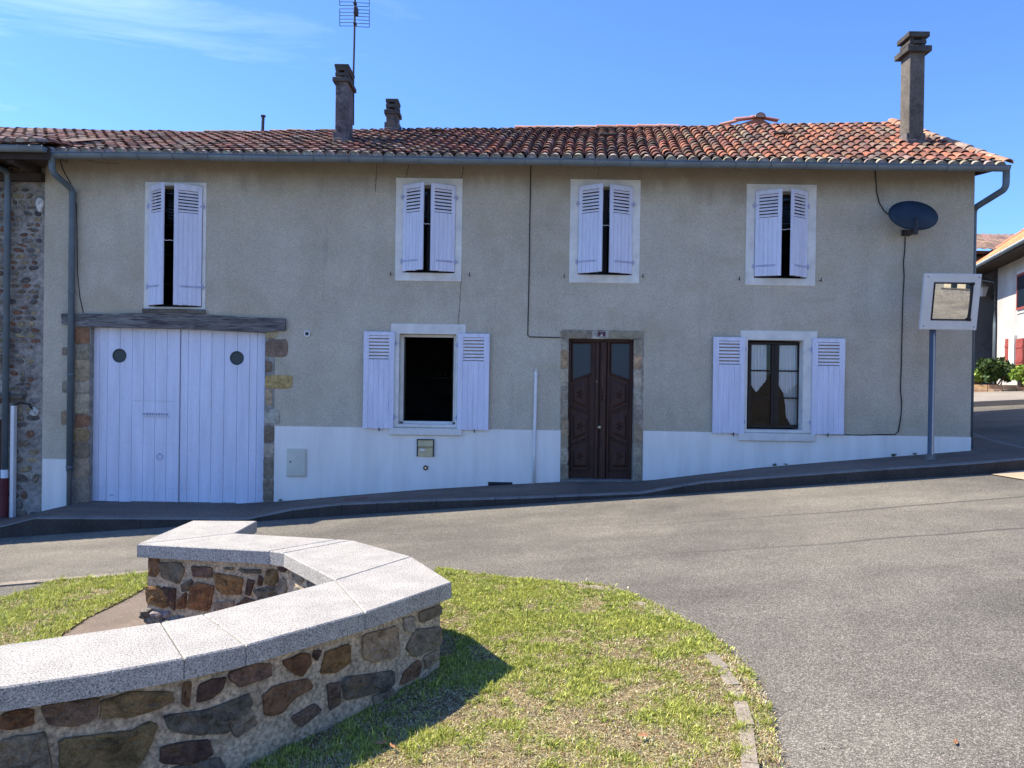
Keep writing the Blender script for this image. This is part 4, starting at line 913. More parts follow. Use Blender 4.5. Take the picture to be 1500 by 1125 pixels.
# cables
def cable(name, pts, r, lab, m='cable', off=.012, cat='cable'):
    w = MB(); w.tube([at(a, b_, Y0 - off) for a, b_ in pts], r, 6); o = w.build(name, M[m], smooth=True); tag(o, lab, cat); return o
cable('cable', [(1282, 249), (1283, 262), (1284, 280), (1288, 297), (1295, 309), (1304, 316), (1314, 318)], .008, 'black cable curving from the gutter down to the satellite dish')
cable('cable', [(1326, 347), (1325.5, 365), (1323.5, 385), (1324.5, 405), (1322.5, 440), (1321.5, 480), (1320.5, 530), (1319, 570), (1321, 590), (1319.5, 612), (1316, 632), (1311, 636.5), (1290, 636.5), (1262, 637.5), (1240, 637), (1215, 636.5)], .008, 'black cable dropping from the satellite dish and along the plinth top')
cable('cable', [(777.5, 243), (777, 280), (776, 330), (775.5, 380), (774.5, 430), (773.5, 470), (773, 491), (776, 493.5), (800, 494), (821, 494.5)], .0075, 'thin dark cable running down the middle of the wall to the door lintel')
cable('cable', [(88, 234), (91, 246), (97, 258), (103, 268), (112, 300), (113, 350), (113.5, 400), (117, 435), (122, 458)], .006, 'thin cable slanting beside the left downpipe above the garage beam', off=.006)
o = cable('conduit_pipe', [(785, 542), (785, 552), (784, 600), (782.5, 660), (781.5, 710)], .026, 'white plastic conduit rising from the pavement left of the front door', 'pvc', .03, 'pipe')
w = MB(); a = at(785, 547, Y0 - .03); w.tube([a + Vector((0, 0, -.03)), a + Vector((0, 0, .01)), a + Vector((0, 0, .05)), a + Vector((0, 0, .07))], [.03, .03, .014, .014], 10); b2 = part(w, 'pipe_collar', M['pvc'], o)
# meter box
mb_ = empty('meter_box', at(435, 698, Y0)); tag(mb_, 'cream electricity meter box set in the white plinth right of the garage', 'meter box'); bpy.context.view_layer.update()
r4 = rect(420.5, 657, 449.5, 698); w = MB(); w.box(r4[0], r4[1], Y0 - .035, Y0 - .008, r4[2], r4[3], bev=.006); part(w, 'box_body', M['cream'], mb_)
w = MB(); w.box(r4[0] + .018, r4[1] - .018, Y0 - .044, Y0 - .036, r4[2] + .018, r4[3] - .018, bev=.003); d_ = part(w, 'box_door', M['cream'], mb_)
w = MB(); c = at(423.7, 676, Y0); w.tube([(c.x + .03, Y0 - .044, c.z), (c.x + .03, Y0 - .052, c.z)], .012, 10); part(w, 'lock', M['metal_dark'], mb_)
# letter box
lb = empty('letter_box', at(623, 669, Y0)); tag(lb, 'beige metal letter box in a dark frame under the open ground floor window', 'letter box'); bpy.context.view_layer.update()
r4 = rect(611, 643, 636, 668.5); w = MB(); w.box(r4[0], r4[0] + .014, Y0 - .045, Y0, r4[2], r4[3]); w.box(r4[1] - .014, r4[1], Y0 - .045, Y0, r4[2], r4[3]); w.box(r4[0] + .014, r4[1] - .014, Y0 - .045, Y0, r4[3] - .014, r4[3]); part(w, 'box_frame', M['metal_dark'], lb)
zm_ = lerp(r4[2], r4[3], .52); w = MB(); w.box(r4[0] + .016, r4[1] - .016, Y0 - .04, Y0 - .002, r4[2] + .003, zm_ - .008, bev=.004); part(w, 'box_door', M['beige'], lb)
w = MB(); w.add([(r4[0] + .016, Y0 - .03, r4[3] - .016), (r4[1] - .016, Y0 - .03, r4[3] - .016), (r4[1] - .016, Y0 - .058, zm_ + .02), (r4[0] + .016, Y0 - .058, zm_ + .02), (r4[1] - .016, Y0 - .03, zm_), (r4[0] + .016, Y0 - .03, zm_)], [(0, 1, 2, 3), (3, 2, 4, 5)]); part(w, 'flap', M['beige'], lb)
w = MB(); w.box(r4[0] + .05, r4[0] + .12, Y0 - .044, Y0 - .041, zm_ - .05, zm_ - .02); part(w, 'name_card', M['white'], lb)
# small round fittings
w = MB(); c = at(623.5, 685, Y0 - .01); w.tube([(c.x, Y0 - .01, c.z), (c.x, Y0 - .03, c.z)], .036, 16, cap=True); o = w.build('round_outlet', M['metal_dark'], smooth=False); tag(o, 'small dark round outlet in the white plinth below the letter box', 'outlet')
w = MB(); w.tube([(c.x, Y0 - .03, c.z), (c.x, Y0 - .034, c.z)], .013, 10); part(w, 'outlet_centre', M['mirror'], o)
w = MB(); c = at(450, 489, Y0); w.tube([(c.x + .04 * math.cos(R(a)), Y0 - .012, c.z + .04 * math.sin(R(a))) for a in range(0, 361, 20)], .012, 8); o = w.build('wall_ring', M['pvc'], smooth=True); tag(o, 'small white ring with dark centre right of the garage beam', 'ring')
w = MB(); w.tube([(c.x, Y0 + .0, c.z), (c.x, Y0 - .01, c.z)], .034, 14); part(w, 'ring_centre', M['metal_dark'], o)
w = MB(); r4 = rect(715, 706, 750.5, 712); w.box(r4[0], r4[1], Y0 - .022, Y0 - .008, r4[2], r4[3]); o = w.build('cellar_vent', M['black']); tag(o, 'low black cellar vent at the foot of the plinth left of the conduit', 'vent')
w = MB()
for k in range(9): xx = lerp(r4[0], r4[1], (k + .5) / 9); w.box(xx - .004, xx + .004, Y0 - .028, Y0 - .022, r4[2], r4[3])
part(w, 'vent_bars', M['metal_dark'], o)
w = MB(); pp = []
for px, py in ((505, 722), (540, 720), (534, 726), (503, 727.5)):
    q = at(px, py, 1); d = ray(px, py); Yq = lerp(Y0, YK, .35 if py < 724 else .6); X = at(px, py, Yq).x; zq = lerp(wz(X), kz(X), (Y0 - Yq) / (Y0 - YK)) + .006; pp.append((X, Yq, zq))
w.add(pp + [(a, b_, c - .03) for a, b_, c in pp], [(0, 1, 2, 3), (0, 1, 5, 4), (1, 2, 6, 5), (2, 3, 7, 6), (3, 0, 4, 7)]); o = w.build('drain_cover', M['redpipe']); tag(o, 'rusty red drain cover flush in the pavement', 'drain cover')
# ------------------------------------------------------------------ traffic mirror
pb = at(1367, 670, 11.0); zpav = lerp(wz(pb.x), kz(pb.x), (Y0 - 11.0) / (Y0 - YK)); YM = 10.93
tm = empty('traffic_mirror', (pb.x, 11.0, zpav)); tag(tm, 'square traffic mirror in an off white frame on a blue grey post', 'traffic mirror'); bpy.context.view_layer.update()
w = MB(); xq = pb.x; zt_ = at(1371, 420, 11.0).z; w.tube([(xq, 11.07, zpav - .05), (xq, 11.07, zt_)], .043, 18); part(w, 'post', M['postpaint'], tm, True)
w = MB(); w.tube([(xq, 11.07, zpav - .02), (xq, 11.07, zpav + .07), (xq, 11.07, zpav + .08)], [.07, .068, .05], 18); part(w, 'base_collar', M['kerb'], tm, True)
pcn = at(1393.2, 442.2, YM); tau = R(8.3); hw, hv = .402, .398
ux = Vector((1, 0, 0)); uv = Vector((0, -math.sin(tau), math.cos(tau))); un = Vector((0, -math.cos(tau), -math.sin(tau)))
TM = Matrix(((ux.x, -un.x, uv.x, pcn.x), (ux.y, -un.y, uv.y, pcn.y), (ux.z, -un.z, uv.z, pcn.z), (0, 0, 0, 1)))   # local x, y(depth away), z
iw0, iw1, iv0, iv1 = -.262, .30, -.262, .27
iw1 = .295
w = MB(); w.M = TM
ring(w, (-hw, hw, -hv, hv), (iw0, iw1, iv0, iv1), 0, .05, .008); w.box(-hw + .02, hw - .02, .05, .09, -hv + .02, hv - .02, bev=.02)
part(w, 'mirror_panel', M['panelpaint'], tm)
w = MB(); w.M = TM; e = .016
w.box(iw0, iw0 + e, -.006, .03, iv0, iv1); w.box(iw1 - e, iw1, -.006, .03, iv0, iv1); w.box(iw0 + e, iw1 - e, -.006, .03, iv1 - e, iv1); w.box(iw0 + e, iw1 - e, -.006, .03, iv0, iv0 + e)
w.box(iw1 - .03, iw1 + .012, -.012, .0, iv1 - .03, iv1 + .008, bev=.004); w.box(iw1 - .04, iw1 + .012, -.012, .0, iv0 - .008, iv0 + .03, bev=.004)
part(w, 'rubber_seal', M['black'], tm)
w = MB(); w.M = TM; n = 16; vs = []; cx_, cv_ = (iw0 + iw1) / 2, (iv0 + iv1) / 2
for i in range(n + 1):
    for j in range(n + 1):
        a = lerp(iw0 + e, iw1 - e, i / n); b_ = lerp(iv0 + e, iv1 - e, j / n); d2 = (a - cx_) ** 2 + (b_ - cv_) ** 2
        vs.append((a, .002 + d2 / (2 * 3.2), b_))
w.add(vs, [(i * (n + 1) + j, (i + 1) * (n + 1) + j, (i + 1) * (n + 1) + j + 1, i * (n + 1) + j + 1) for i in range(n) for j in range(n)])
part(w, 'mirror_glass', M['mirror'], tm, True)
for a, b_ in ((-.36, .35), (.36, .35), (-.36, -.35), (.36, -.35)):
    w = MB(); w.M = TM; w.tube([(a, 0, b_), (a, -.006, b_)], .009, 8); part(w, 'bolt', M['zinc'], tm)
w = MB(); w.box(xq - .055, xq + .055, 11.0, 11.13, pcn.z - .12, pcn.z - .06); part(w, 'post_clamp', M['metal_dark'], tm)
# ------------------------------------------------------------------ neighbour house on the left
nb = empty('rubble_stone_house', (XL - 3, Y0, wz(XL))); tag(nb, 'rubble stone house joined to the left end with a deep dark eave', 'house'); bpy.context.view_layer.update()
Xn0 = -13.5; znt = at(30, 245, Y0).z + .25
dr = (Xn0 + 2.2, at(5.5, 650, Y0).x, wz(-8.6) - .4, at(0, 615, Y0).z)
w = MB()
for q in ((Xn0, dr[0], zb, znt), (dr[0], dr[1], dr[3], znt), (dr[1], XL - .003, zb, znt)):
    w.add([(q[0], Y0 + .02, q[2]), (q[1], Y0 + .02, q[2]), (q[1], Y0 + .02, q[3]), (q[0], Y0 + .02, q[3])], [(0, 1, 2, 3)])
w.add([(dr[1], Y0 + .02, zb), (dr[1], Y0 + .4, zb), (dr[1], Y0 + .4, dr[3]), (dr[1], Y0 + .02, dr[3])], [(0, 1, 2, 3)]); w.add([(dr[0], Y0 + .4, zb), (dr[1], Y0 + .4, zb), (dr[1], Y0 + .4, dr[3]), (dr[0], Y0 + .4, dr[3])], [(0, 1, 2, 3)])
w.add([(Xn0, Y0 + .02, zb), (Xn0, YB, zb), (Xn0, YB, znt), (Xn0, Y0 + .02, znt)], [(0, 1, 2, 3)]); w.add([(Xn0, YB, zb), (XL, YB, zb), (XL, YB, znt), (Xn0, YB, znt)], [(0, 1, 2, 3)])
w.m = 1; w.col = (.2, .18, .16)
srnd = random.Random(5); z = zb + .5
SC = [(.20, .175, .15), (.15, .13, .12), (.24, .19, .14), (.12, .11, .105), (.28, .24, .18), (.22, .12, .08), (.26, .245, .23), (.33, .27, .17)]
while z < znt - .1:
    rowh = srnd.uniform(.045, .085); x = Xn0 + srnd.uniform(0, .1)
    big_ = z < at(30, 580, Y0).z
    if big_: rowh *= 1.7
    while x < XL - .08:
        sw = srnd.uniform(.07, .2) * (1.4 if big_ else 1); hh = rowh * srnd.uniform(.7, 1.1)
        if srnd.random() < .82 and not (x < dr[1] + .02 and x + sw > dr[0] and z < dr[3]) and x + sw < XL - .03:
            tl_ = srnd.uniform(-.25, .25); P = []
            for k in range(7):
                a = 2 * math.pi * k / 7 + srnd.uniform(-.25, .25); P.append(Vector((x + sw / 2 + sw * .46 * math.cos(a), Y0 + .018, z + rowh / 2 + hh * .55 * math.sin(a) + tl_ * sw * .4 * math.cos(a))))
            cc = srnd.choice(SC); k_ = srnd.uniform(.75, 1.2); stone(w, P, NF, tuple(c * k_ for c in cc), srnd.uniform(.004, .022), 1, .006)
        x += sw + srnd.uniform(.005, .03)
    z += rowh + srnd.uniform(.01, .025)
part(w, 'wall', [M['mortar_grey'], M['stone']], nb)
w = MB(); w.box(dr[0], dr[1], Y0 + .25, Y0 + .3, wz(-8.6) - .4, dr[3]); part(w, 'door', M['wood_dark'], nb)
w = MB(); r4 = rect(-40, 577, 36, 584); w.box(r4[0], r4[1], Y0 - .05, Y0 + .02, r4[2], r4[3], bev=.01); part(w, 'stone_ledge', M['concrete'], nb)
w = MB(); a = at(18, 680, Y0 - .05).x; w.box(a - .02, a + .035, Y0 - .08, Y0 - .0, at(18, 764, Y0).z, at(20, 594, Y0).z, bev=.005); part(w, 'white_post', M['pvc'], nb)
w = MB(); w.tube([at(20, 594, Y0 - .03), at(30, 590, Y0 - .03), at(42, 592, Y0 - .02), at(48, 600, Y0)], .012, 6); part(w, 'cable_tail', M['cable'], nb)
w = MB(); c = at(58, 300, Y0); P = [Vector((c.x + .06 * math.cos(k) * (1 + .2 * math.sin(3 * k)), Y0 + .018, c.z + .11 * math.sin(k))) for k in [i * .7 for i in range(9)]]; w.col = (.6, .6, .58); stone(w, P, NF, (.62, .61, .58), .03)
w.nx(); c = at(50, 603, Y0); P = [Vector((c.x + .07 * math.cos(k), Y0 + .018, c.z + .07 * math.sin(k))) for k in [i * .7 for i in range(9)]]; stone(w, P, NF, (.5, .49, .46), .025); part(w, 'mortar_patch', M['stone'], nb)
YN = 10.95; zn = at(30, 213, YN).z; xn1 = at(62, 218, YN).x
w = MB(); vs = []; rg2 = .06
for x in (Xn0, xn1):
    for k in range(11): a = math.pi * k / 10; vs.append((x, YN + .06 - rg2 * math.cos(a), zn - rg2 * 1.3 * math.sin(a)))
w.add(vs, [(k, k + 1, 12 + k, 11 + k) for k in range(10)] + [tuple(range(11, 22))]); w.tube([(Xn0, YN, zn), (xn1, YN, zn)], .009, 6); part(w, 'gutter', M['zinc'], nb, False)
w = MB(); w.hprism([(Xn0, YN + .14), (xn1 + .02, YN + .14), (XL, Y0), (Xn0, Y0)], zn - .1, zn - .06); w.box(Xn0, xn1 + .02, YN + .12, YN + .15, zn - .16, zn + .02); 
for k in range(12):
    xx = XL - .12 - k * .5; w.box(xx - .05, xx + .05, YN + .16, Y0 + .02, zn - .2, zn - .1)
w.box(Xn0, XL, Y0 - .1, Y0 + .02, zn - .32, zn - .2, bev=.01)
part(w, 'eave_boards', M['fascia'], nb)
xp = at(10, 400, Y0 - .08).x; yp2 = Y0 - .08
w = MB(); w.tube(bend([(xp - .02, YN + .06, zn - .05), (xp - .02, YN + .06, zn - .16), (xp, yp2, at(10, 252, yp2).z), (xp, yp2, at(10, 690, yp2).z)]), .045, 14); part(w, 'downpipe', M['pipe'], nb, True)
w = MB(); w.tube([(xp, yp2, at(10, 700, yp2).z), (xp, yp2, at(10, 688, yp2).z)], .052, 14); part(w, 'pipe_collar', M['pvc'], nb, True)
w = MB(); w.tube([(xp, yp2, at(10, 772, yp2).z), (xp, yp2, at(10, 700, yp2).z)], .055, 14); part(w, 'cast_pipe', M['redpipe'], nb, True)
def nroofz(X, Y):
    zr = interp(RT, X) - .05; t = (Y - YN) / (14.6 - YN); z_ = zn + .03 + (zr - zn - .03) * t
    k = sst(XLE - 1.6, XLE + .05, X - .118 * (Y - YN)) * sst(.05, .3, t); return lerp(z_, roofz(X, Y), k)
w = MB(); tilefield(w, Xn0, XLE + .05, .175, YN, 14.62, nroofz, .118, lambda x, y: x > XLE + .118 * (y - YE) + .02, lambda x, y: PAL['l'], eavecol=(.3, .2, .16))
ridgerow(w, (Xn0, 14.62, nroofz(Xn0, 14.6) + .01), (XLE + .3, 14.62, roofz(XLE, 14.6)), .05, .34, [(.2, .14, .11), (.3, .24, .2)], -.01, .012)
part(w, 'roof_tiles', M['tile'], nb)
w = MB(); A_ = (Xn0, YN, zn + .02); B_ = (XLE + .02, YN, zn + .02); C_ = (XLE + .4, 14.6, nroofz(XLE, 14.6)); D_ = (Xn0, 14.6, nroofz(Xn0, 14.6)); w.add([A_, B_, C_, D_, (Xn0, YB, zn), (XLE + .4, YB, zn)], [(0, 1, 2, 3), (3, 2, 5, 4)], (.12, .07, .05)); part(w, 'roof', M['tile'], nb)
# ------------------------------------------------------------------ granite-capped wall
ZC = .473
outer_px = [(0, 1007), (140, 987), (270, 964), (361, 945), (535, 897), (662, 852.5), (603, 815), (516, 791), (344, 781), (377, 763), (282, 762.3)]
inner_px = [(200, 797), (394, 807), (415, 810), (492, 849.5), (298, 899), (236, 911), (0, 945)]
Op = [onz(a, b_, ZC).xy for a, b_ in outer_px]; Ip = [onz(a, b_, ZC).xy for a, b_ in inner_px]
O2 = [Vector((-3.7, 2.26)), Vector((-2.7, 2.40))] + Op; I2 = Ip + [Vector((-2.85, 2.86)), Vector((-3.75, 2.72))]
outline = O2 + I2                       # clockwise or not, only used for the inset
def inset(poly, d):
    n = len(poly); area = sum(poly[i].x * poly[(i + 1) % n].y - poly[(i + 1) % n].x * poly[i].y for i in range(n)); s_ = 1 if area > 0 else -1; out = []
    for i in range(n):
        a, b_, c = poly[i - 1], poly[i], poly[(i + 1) % n]; d1 = (b_ - a).normalized(); d2 = (c - b_).normalized(); n1 = Vector((-d1.y, d1.x)) * s_; n2 = Vector((-d2.y, d2.x)) * s_; m_ = (n1 + n2); m_.normalize(); out.append(b_ + m_ * (d / max(.35, m_.dot(n1))))
    return out
wo = inset(outline, .055)
sw_ = empty('low_stone_wall', (Op[5].x, Op[5].y, base(*Op[5]))); tag(sw_, 'low curving rubble wall capped with pale speckled granite slabs', 'wall'); bpy.context.view_layer.update()
from mathutils.geometry import tessellate_polygon
w = MB(); n = len(wo); zt_ = ZC - .088
for i in range(n):
    a, b_ = wo[i], wo[(i + 1) % n]; w.add([(a.x, a.y, base(a.x, a.y) - .3), (b_.x, b_.y, base(b_.x, b_.y) - .3), (b_.x, b_.y, zt_), (a.x, a.y, zt_)], [(0, 1, 2, 3)])
w.m = 1
BR, RU, OL, BG, GR, DK, TN, MV = (.13, .085, .055), (.125, .07, .042), (.14, .115, .065), (.105, .105, .095), (.16, .145, .12), (.075, .052, .045), (.22, .185, .14), (.12, .088, .075)
FS = [([(0, 1047), (30, 1038), (48, 1040), (50, 1060), (20, 1067), (0, 1066)], RU), ([(62, 1035), (100, 1026), (143, 1022), (141, 1052), (110, 1063), (70, 1060)], MV), ([(152, 1026), (190, 1013), (248, 1013), (255, 1025), (230, 1038), (190, 1050), (150, 1050)], OL),
      ([(0, 1085), (40, 1077), (66, 1073), (75, 1125), (60, 1160), (0, 1160)], GR), ([(95, 1083), (150, 1074), (190, 1070), (218, 1056), (228, 1066), (222, 1090), (200, 1125), (90, 1130)], OL), ([(268, 1000), (280, 999), (276, 1035), (266, 1030)], BR),
      ([(291, 1003), (310, 995), (330, 992), (325, 1008), (310, 1022), (288, 1029)], DK), ([(245, 1048), (300, 1040), (360, 1018), (367, 1030), (350, 1060), (330, 1072), (290, 1075), (252, 1070)], BG), ([(236, 1095), (260, 1088), (305, 1083), (310, 1105), (280, 1120), (235, 1117)], DK),
      ([(336, 985), (370, 972), (396, 972), (396, 990), (350, 1006), (340, 998)], MV), ([(415, 968), (440, 957), (452, 958), (455, 972), (440, 990), (428, 985), (418, 975)], RU), ([(459, 953), (470, 952), (463, 968), (457, 962)], DK), ([(477, 955), (512, 942), (512, 970), (490, 985), (469, 986)], (.16, .1, .05)),
      ([(386, 1018), (400, 1005), (450, 993), (455, 1008), (430, 1022), (410, 1045), (388, 1047)], BR), ([(532, 930), (580, 918), (583, 960), (545, 970), (530, 962)], TN), ([(613, 897), (644, 886), (645, 900), (616, 912)], GR), ([(610, 922), (645, 918), (644, 945), (605, 962), (595, 950), (600, 935)], GR),
      ([(478, 1003), (497, 998), (497, 1030), (482, 1040)], MV), ([(505, 993), (575, 982), (575, 1003), (560, 1012), (505, 1025)], BG), ([(590, 985), (612, 965), (615, 975), (612, 990), (585, 1003)], BR), ([(425, 1050), (460, 1030), (470, 1040), (440, 1065)], MV), ([(330, 1050), (365, 1035), (375, 1060), (345, 1080)], GR),
      ([(590, 905), (605, 903), (606, 925), (592, 925)], (.26, .25, .24)), ([(620, 962), (640, 950), (641, 966), (622, 980)], TN), ([(250, 1125), (320, 1108), (330, 1130), (260, 1160)], BG), ([(545, 1020), (575, 1008), (580, 1020), (548, 1036)], GR), ([(75, 1140), (200, 1135), (210, 1170), (80, 1180)], MV)]
BS = [([(219, 817), (233, 817), (235, 835), (228, 845), (218, 842)], BR), ([(215, 860), (232, 858), (243, 868), (254, 885), (240, 890), (216, 882)], (.17, .11, .055)), ([(234, 824), (264, 824), (271, 836), (262, 854), (238, 846)], BG), ([(265, 856), (280, 848), (283, 852), (278, 865), (268, 866)], BG), ([(281, 829), (311, 831), (310, 846), (284, 844)], MV), ([(328, 831), (344, 831), (342, 835), (330, 835)], GR), ([(350, 833), (382, 834), (382, 840), (356, 839)], BG),
      ([(316, 840), (357, 846), (352, 870), (328, 870), (318, 862)], (.19, .12, .06)), ([(280, 858), (292, 853), (314, 860), (306, 894), (276, 890)], (.17, .09, .05)), ([(260, 878), (272, 868), (274, 870), (272, 890), (260, 891)], RU), ([(363, 848), (373, 851), (367, 872), (360, 870)], DK), ([(372, 864), (398, 858), (418, 860), (416, 870), (380, 880)], BG),
      ([(391, 834), (408, 835), (410, 850), (400, 858), (388, 854)], OL), ([(238, 860), (258, 862), (256, 894), (246, 884)], DK), ([(346, 886), (360, 874), (374, 880), (368, 890)], DK), ([(316, 882), (344, 880), (340, 896), (314, 896)], TN), ([(380, 842), (386, 848), (384, 858), (377, 856)], DK)]
def face_stones(lst, segs):
    for poly, col in lst:
        cx_ = sum(p[0] for p in poly) / len(poly); cy_ = sum(p[1] for p in poly) / len(poly); best = None
        for i in segs:
            a, b_ = wo[i], wo[(i + 1) % n]; d = (b_ - a).normalized(); nr = Vector((d.y, -d.x, 0)); p0 = Vector((a.x, a.y, 0))
            if nr.y > 0: nr = -nr
            q = onplane(cx_, cy_, p0, nr); t = (q.xy - a).dot(d) / (b_ - a).length
            sc_ = abs(t - .5)
            if best is None or sc_ < best[0]: best = (sc_, p0, nr)
        _, p0, nr = best; P = [onplane(a, b_, p0, nr) for a, b_ in poly]
        if max(p.z for p in P) > zt_ + .02: P = [Vector((p.x, p.y, min(p.z, zt_ - .004))) for p in P]
        stone(w, P, nr, tuple(c * k_ for c, k_ in zip(jit(col, .08), (1.75, 1.55, 1.3))), .016, 2, .011, .94)
face_stones(FS, [2, 3, 4, 5, 6]); 
iB = len(O2)          # index of first inner point (200,797)
face_stones(BS, [iB])
def random_stones(i, seed, skip0=0.03, cols=None, nr_sign=None):
    r = random.Random(seed); a, b_ = wo[i], wo[(i + 1) % n]; L = (b_ - a).length; d = (b_ - a).normalized(); nr = Vector((d.y, -d.x, 0)); c = sum(wo, Vector((0, 0))) / n
    mid = (a + b_) / 2
    # outward: opposite to the inset direction
    oo = (outline[i] + outline[(i + 1) % n]) / 2; nr = Vector(((oo - mid).x, (oo - mid).y, 0)).normalized()
    z = base(mid.x, mid.y) - .02
    while z < zt_ - .05:
        rh = r.uniform(.09, .16); rh = min(rh, zt_ - z - .01); x = skip0
        while x < L - .05:
            sw2 = min(r.uniform(.1, .26), L - x - .02)
            if sw2 > .05 and r.random() < .9:
                P = []
                for k in range(7):
                    an = 2 * math.pi * k / 7 + r.uniform(-.2, .2); q = a + d * (x + sw2 / 2 + sw2 * .45 * math.cos(an)); P.append(Vector((q.x, q.y, z + rh / 2 + rh * .45 * math.sin(an))))
                stone(w, P, nr, tuple(c_ * 1.5 for c_ in r.choice([BR, RU, OL, BG, GR, DK, TN, MV])), .013, 2, .006)
            x += sw2 + r.uniform(.02, .04)
        z += rh + .02
for i in list(range(0, 2)) + list(range(7, n)):
    if i == iB: continue
    random_stones(i, 40 + i)
# ragged foot stones at the left end
a = wo[iB]; 
for k in range(16):
    px = 216 + (k % 9) * 9 + rnd.uniform(-2, 2); py = rnd.uniform(893, 914); q = onplane(px, py, Vector((a.x, a.y, 0)), Vector((0, -1, 0)))
    P = [q + Vector((.05 * math.cos(t) * rnd.uniform(.7, 1.2), 0, .03 * math.sin(t) * rnd.uniform(.7, 1.2))) for t in [i * .9 for i in range(7)]]; stone(w, P, NF, jit((.3, .28, .25), .35), rnd.uniform(.03, .06), 1, .012, .8)
part(w, 'masonry', [M['mortar'], M['stone']], sw_)
def slab(poly, seed):
    w = MB(); r = random.Random(seed); P = inset([Vector(p) for p in poly], .0018); Q = inset([Vector(p) for p in poly], .008); m_ = len(P)
    vs = [(p.x, p.y, ZC - .006) for p in P] + [(p.x, p.y, ZC) for p in Q] + [(p.x, p.y, ZC - .088) for p in P] + [(p.x, p.y, ZC - .088) for p in Q]
    w.add(vs, [tuple(range(m_, 2 * m_)), tuple(range(3 * m_ - 1, 2 * m_ - 1, -1))] + [(i, (i + 1) % m_, m_ + (i + 1) % m_, m_ + i) for i in range(m_)] + [(2 * m_ + i, 2 * m_ + (i + 1) % m_, (i + 1) % m_, i) for i in range(m_)])
    return part(w, 'coping_slab', M['granite'], sw_)
o_, i_ = Op, Ip
slab([O2[0], O2[1], o_[0], o_[1], o_[2], i_[5], i_[6], I2[-2], I2[-1]], 1)
slab([o_[2], o_[3], i_[4], i_[5]], 2); slab([o_[3], o_[4], i_[3], i_[4]], 3); slab([o_[4], o_[5], o_[6], i_[3]], 4)
slab([o_[6], o_[7], i_[2], i_[3]], 5); e1 = o_[7].lerp(o_[8], .12); slab([o_[7], e1, i_[1], i_[2]], 6)
slab([e1, o_[8], i_[0], i_[1]], 7); slab([o_[8], o_[9], o_[10], i_[0]], 8)
# ------------------------------------------------------------------ lawn, path, edging
def inpoly(P, x, y):
    inside = np.zeros(x.shape, bool); n = len(P); j = n - 1
    for i in range(n):
        xi, yi, xj, yj = P[i][0], P[i][1], P[j][0], P[j][1]
        c = ((yi > y) != (yj > y)) & (x < (xj - xi) * (y - yi) / (yj - yi + 1e-12) + xi); inside ^= c; j = i
    return inside
ga = lambda px, py: ong(px, py, base)
redge = [(640, 835), (690, 842), (750, 851), (800, 854), (844, 860), (880, 868), (939, 892), (985, 922), (1020, 950), (1048, 985), (1064, 1010), (1074, 1035), (1082, 1070), (1086, 1125), (1088, 1300)]
RE = [ga(*p).xy for p in redge]
lawnR = [tuple(p) for p in RE] + [(1.0, 1.2), (-3.6, 1.2)] + [tuple(v) for v in [Vector((-3.7, 2.5)), Vector((-2.7, 2.62)), Vector((-1.95, 2.95)), Vector((-1.45, 3.3)), Vector((-.85, 3.95)), Vector((-.65, 4.3)), Vector((-.8, 4.7))]]
ledge = [(-400, 990), (-150, 905), (0, 881), (45, 868), (80, 855), (115, 851), (160, 850), (215, 843), (232, 842), (232, 860), (215, 862), (190, 878), (160, 893), (128, 908), (95, 930), (60, 960), (0, 1000), (-300, 1150)]
lawnL = [tuple(ga(*p).xy) for p in ledge]
def sheet(poly, f, off, name, m, skirt=.0, step=None):
    w = MB(); P3 = [Vector((p[0], p[1], 0)) for p in poly]; tri = tessellate_polygon([P3]); w.add([(p.x, p.y, f(p.x, p.y) + off) for p in P3], [tuple(t) for t in tri])
    if skirt:
        m_ = len(P3)
        for i in range(m_):
            a, b_ = P3[i], P3[(i + 1) % m_]; w.add([(a.x, a.y, f(a.x, a.y) + off), (b_.x, b_.y, f(b_.x, b_.y) + off), (b_.x, b_.y, f(b_.x, b_.y) - skirt), (a.x, a.y, f(a.x, a.y) - skirt)], [(0, 1, 2, 3)])
    o = w.build(name, m); struct(o); return o
sheet(lawnR, base, .018, 'lawn_ground', M['soil'], .1); sheet(lawnL, base, .022, 'lawn_ground', M['soil'], .1)
pathp = [(232, 846), (1100, 846), (1000, 1010), (-500, 1300), (-300, 1150), (0, 1000), (60, 960), (95, 930), (128, 908), (160, 893), (190, 878), (215, 862)]
pp = [tuple(ga(*p).xy) for p in [(232, 850), (215, 862), (190, 878), (160, 893), (128, 908), (95, 930), (60, 960), (0, 1000), (-300, 1150)]] + [(-3.6, 2.6), (-2.6, 2.7), (-1.8, 3.2), (-1.3, 3.7), (-.9, 4.4), (-1.3, 5.0), (-2.1, 5.2)]
sheet(pp, base, .012, 'path', M['path'])
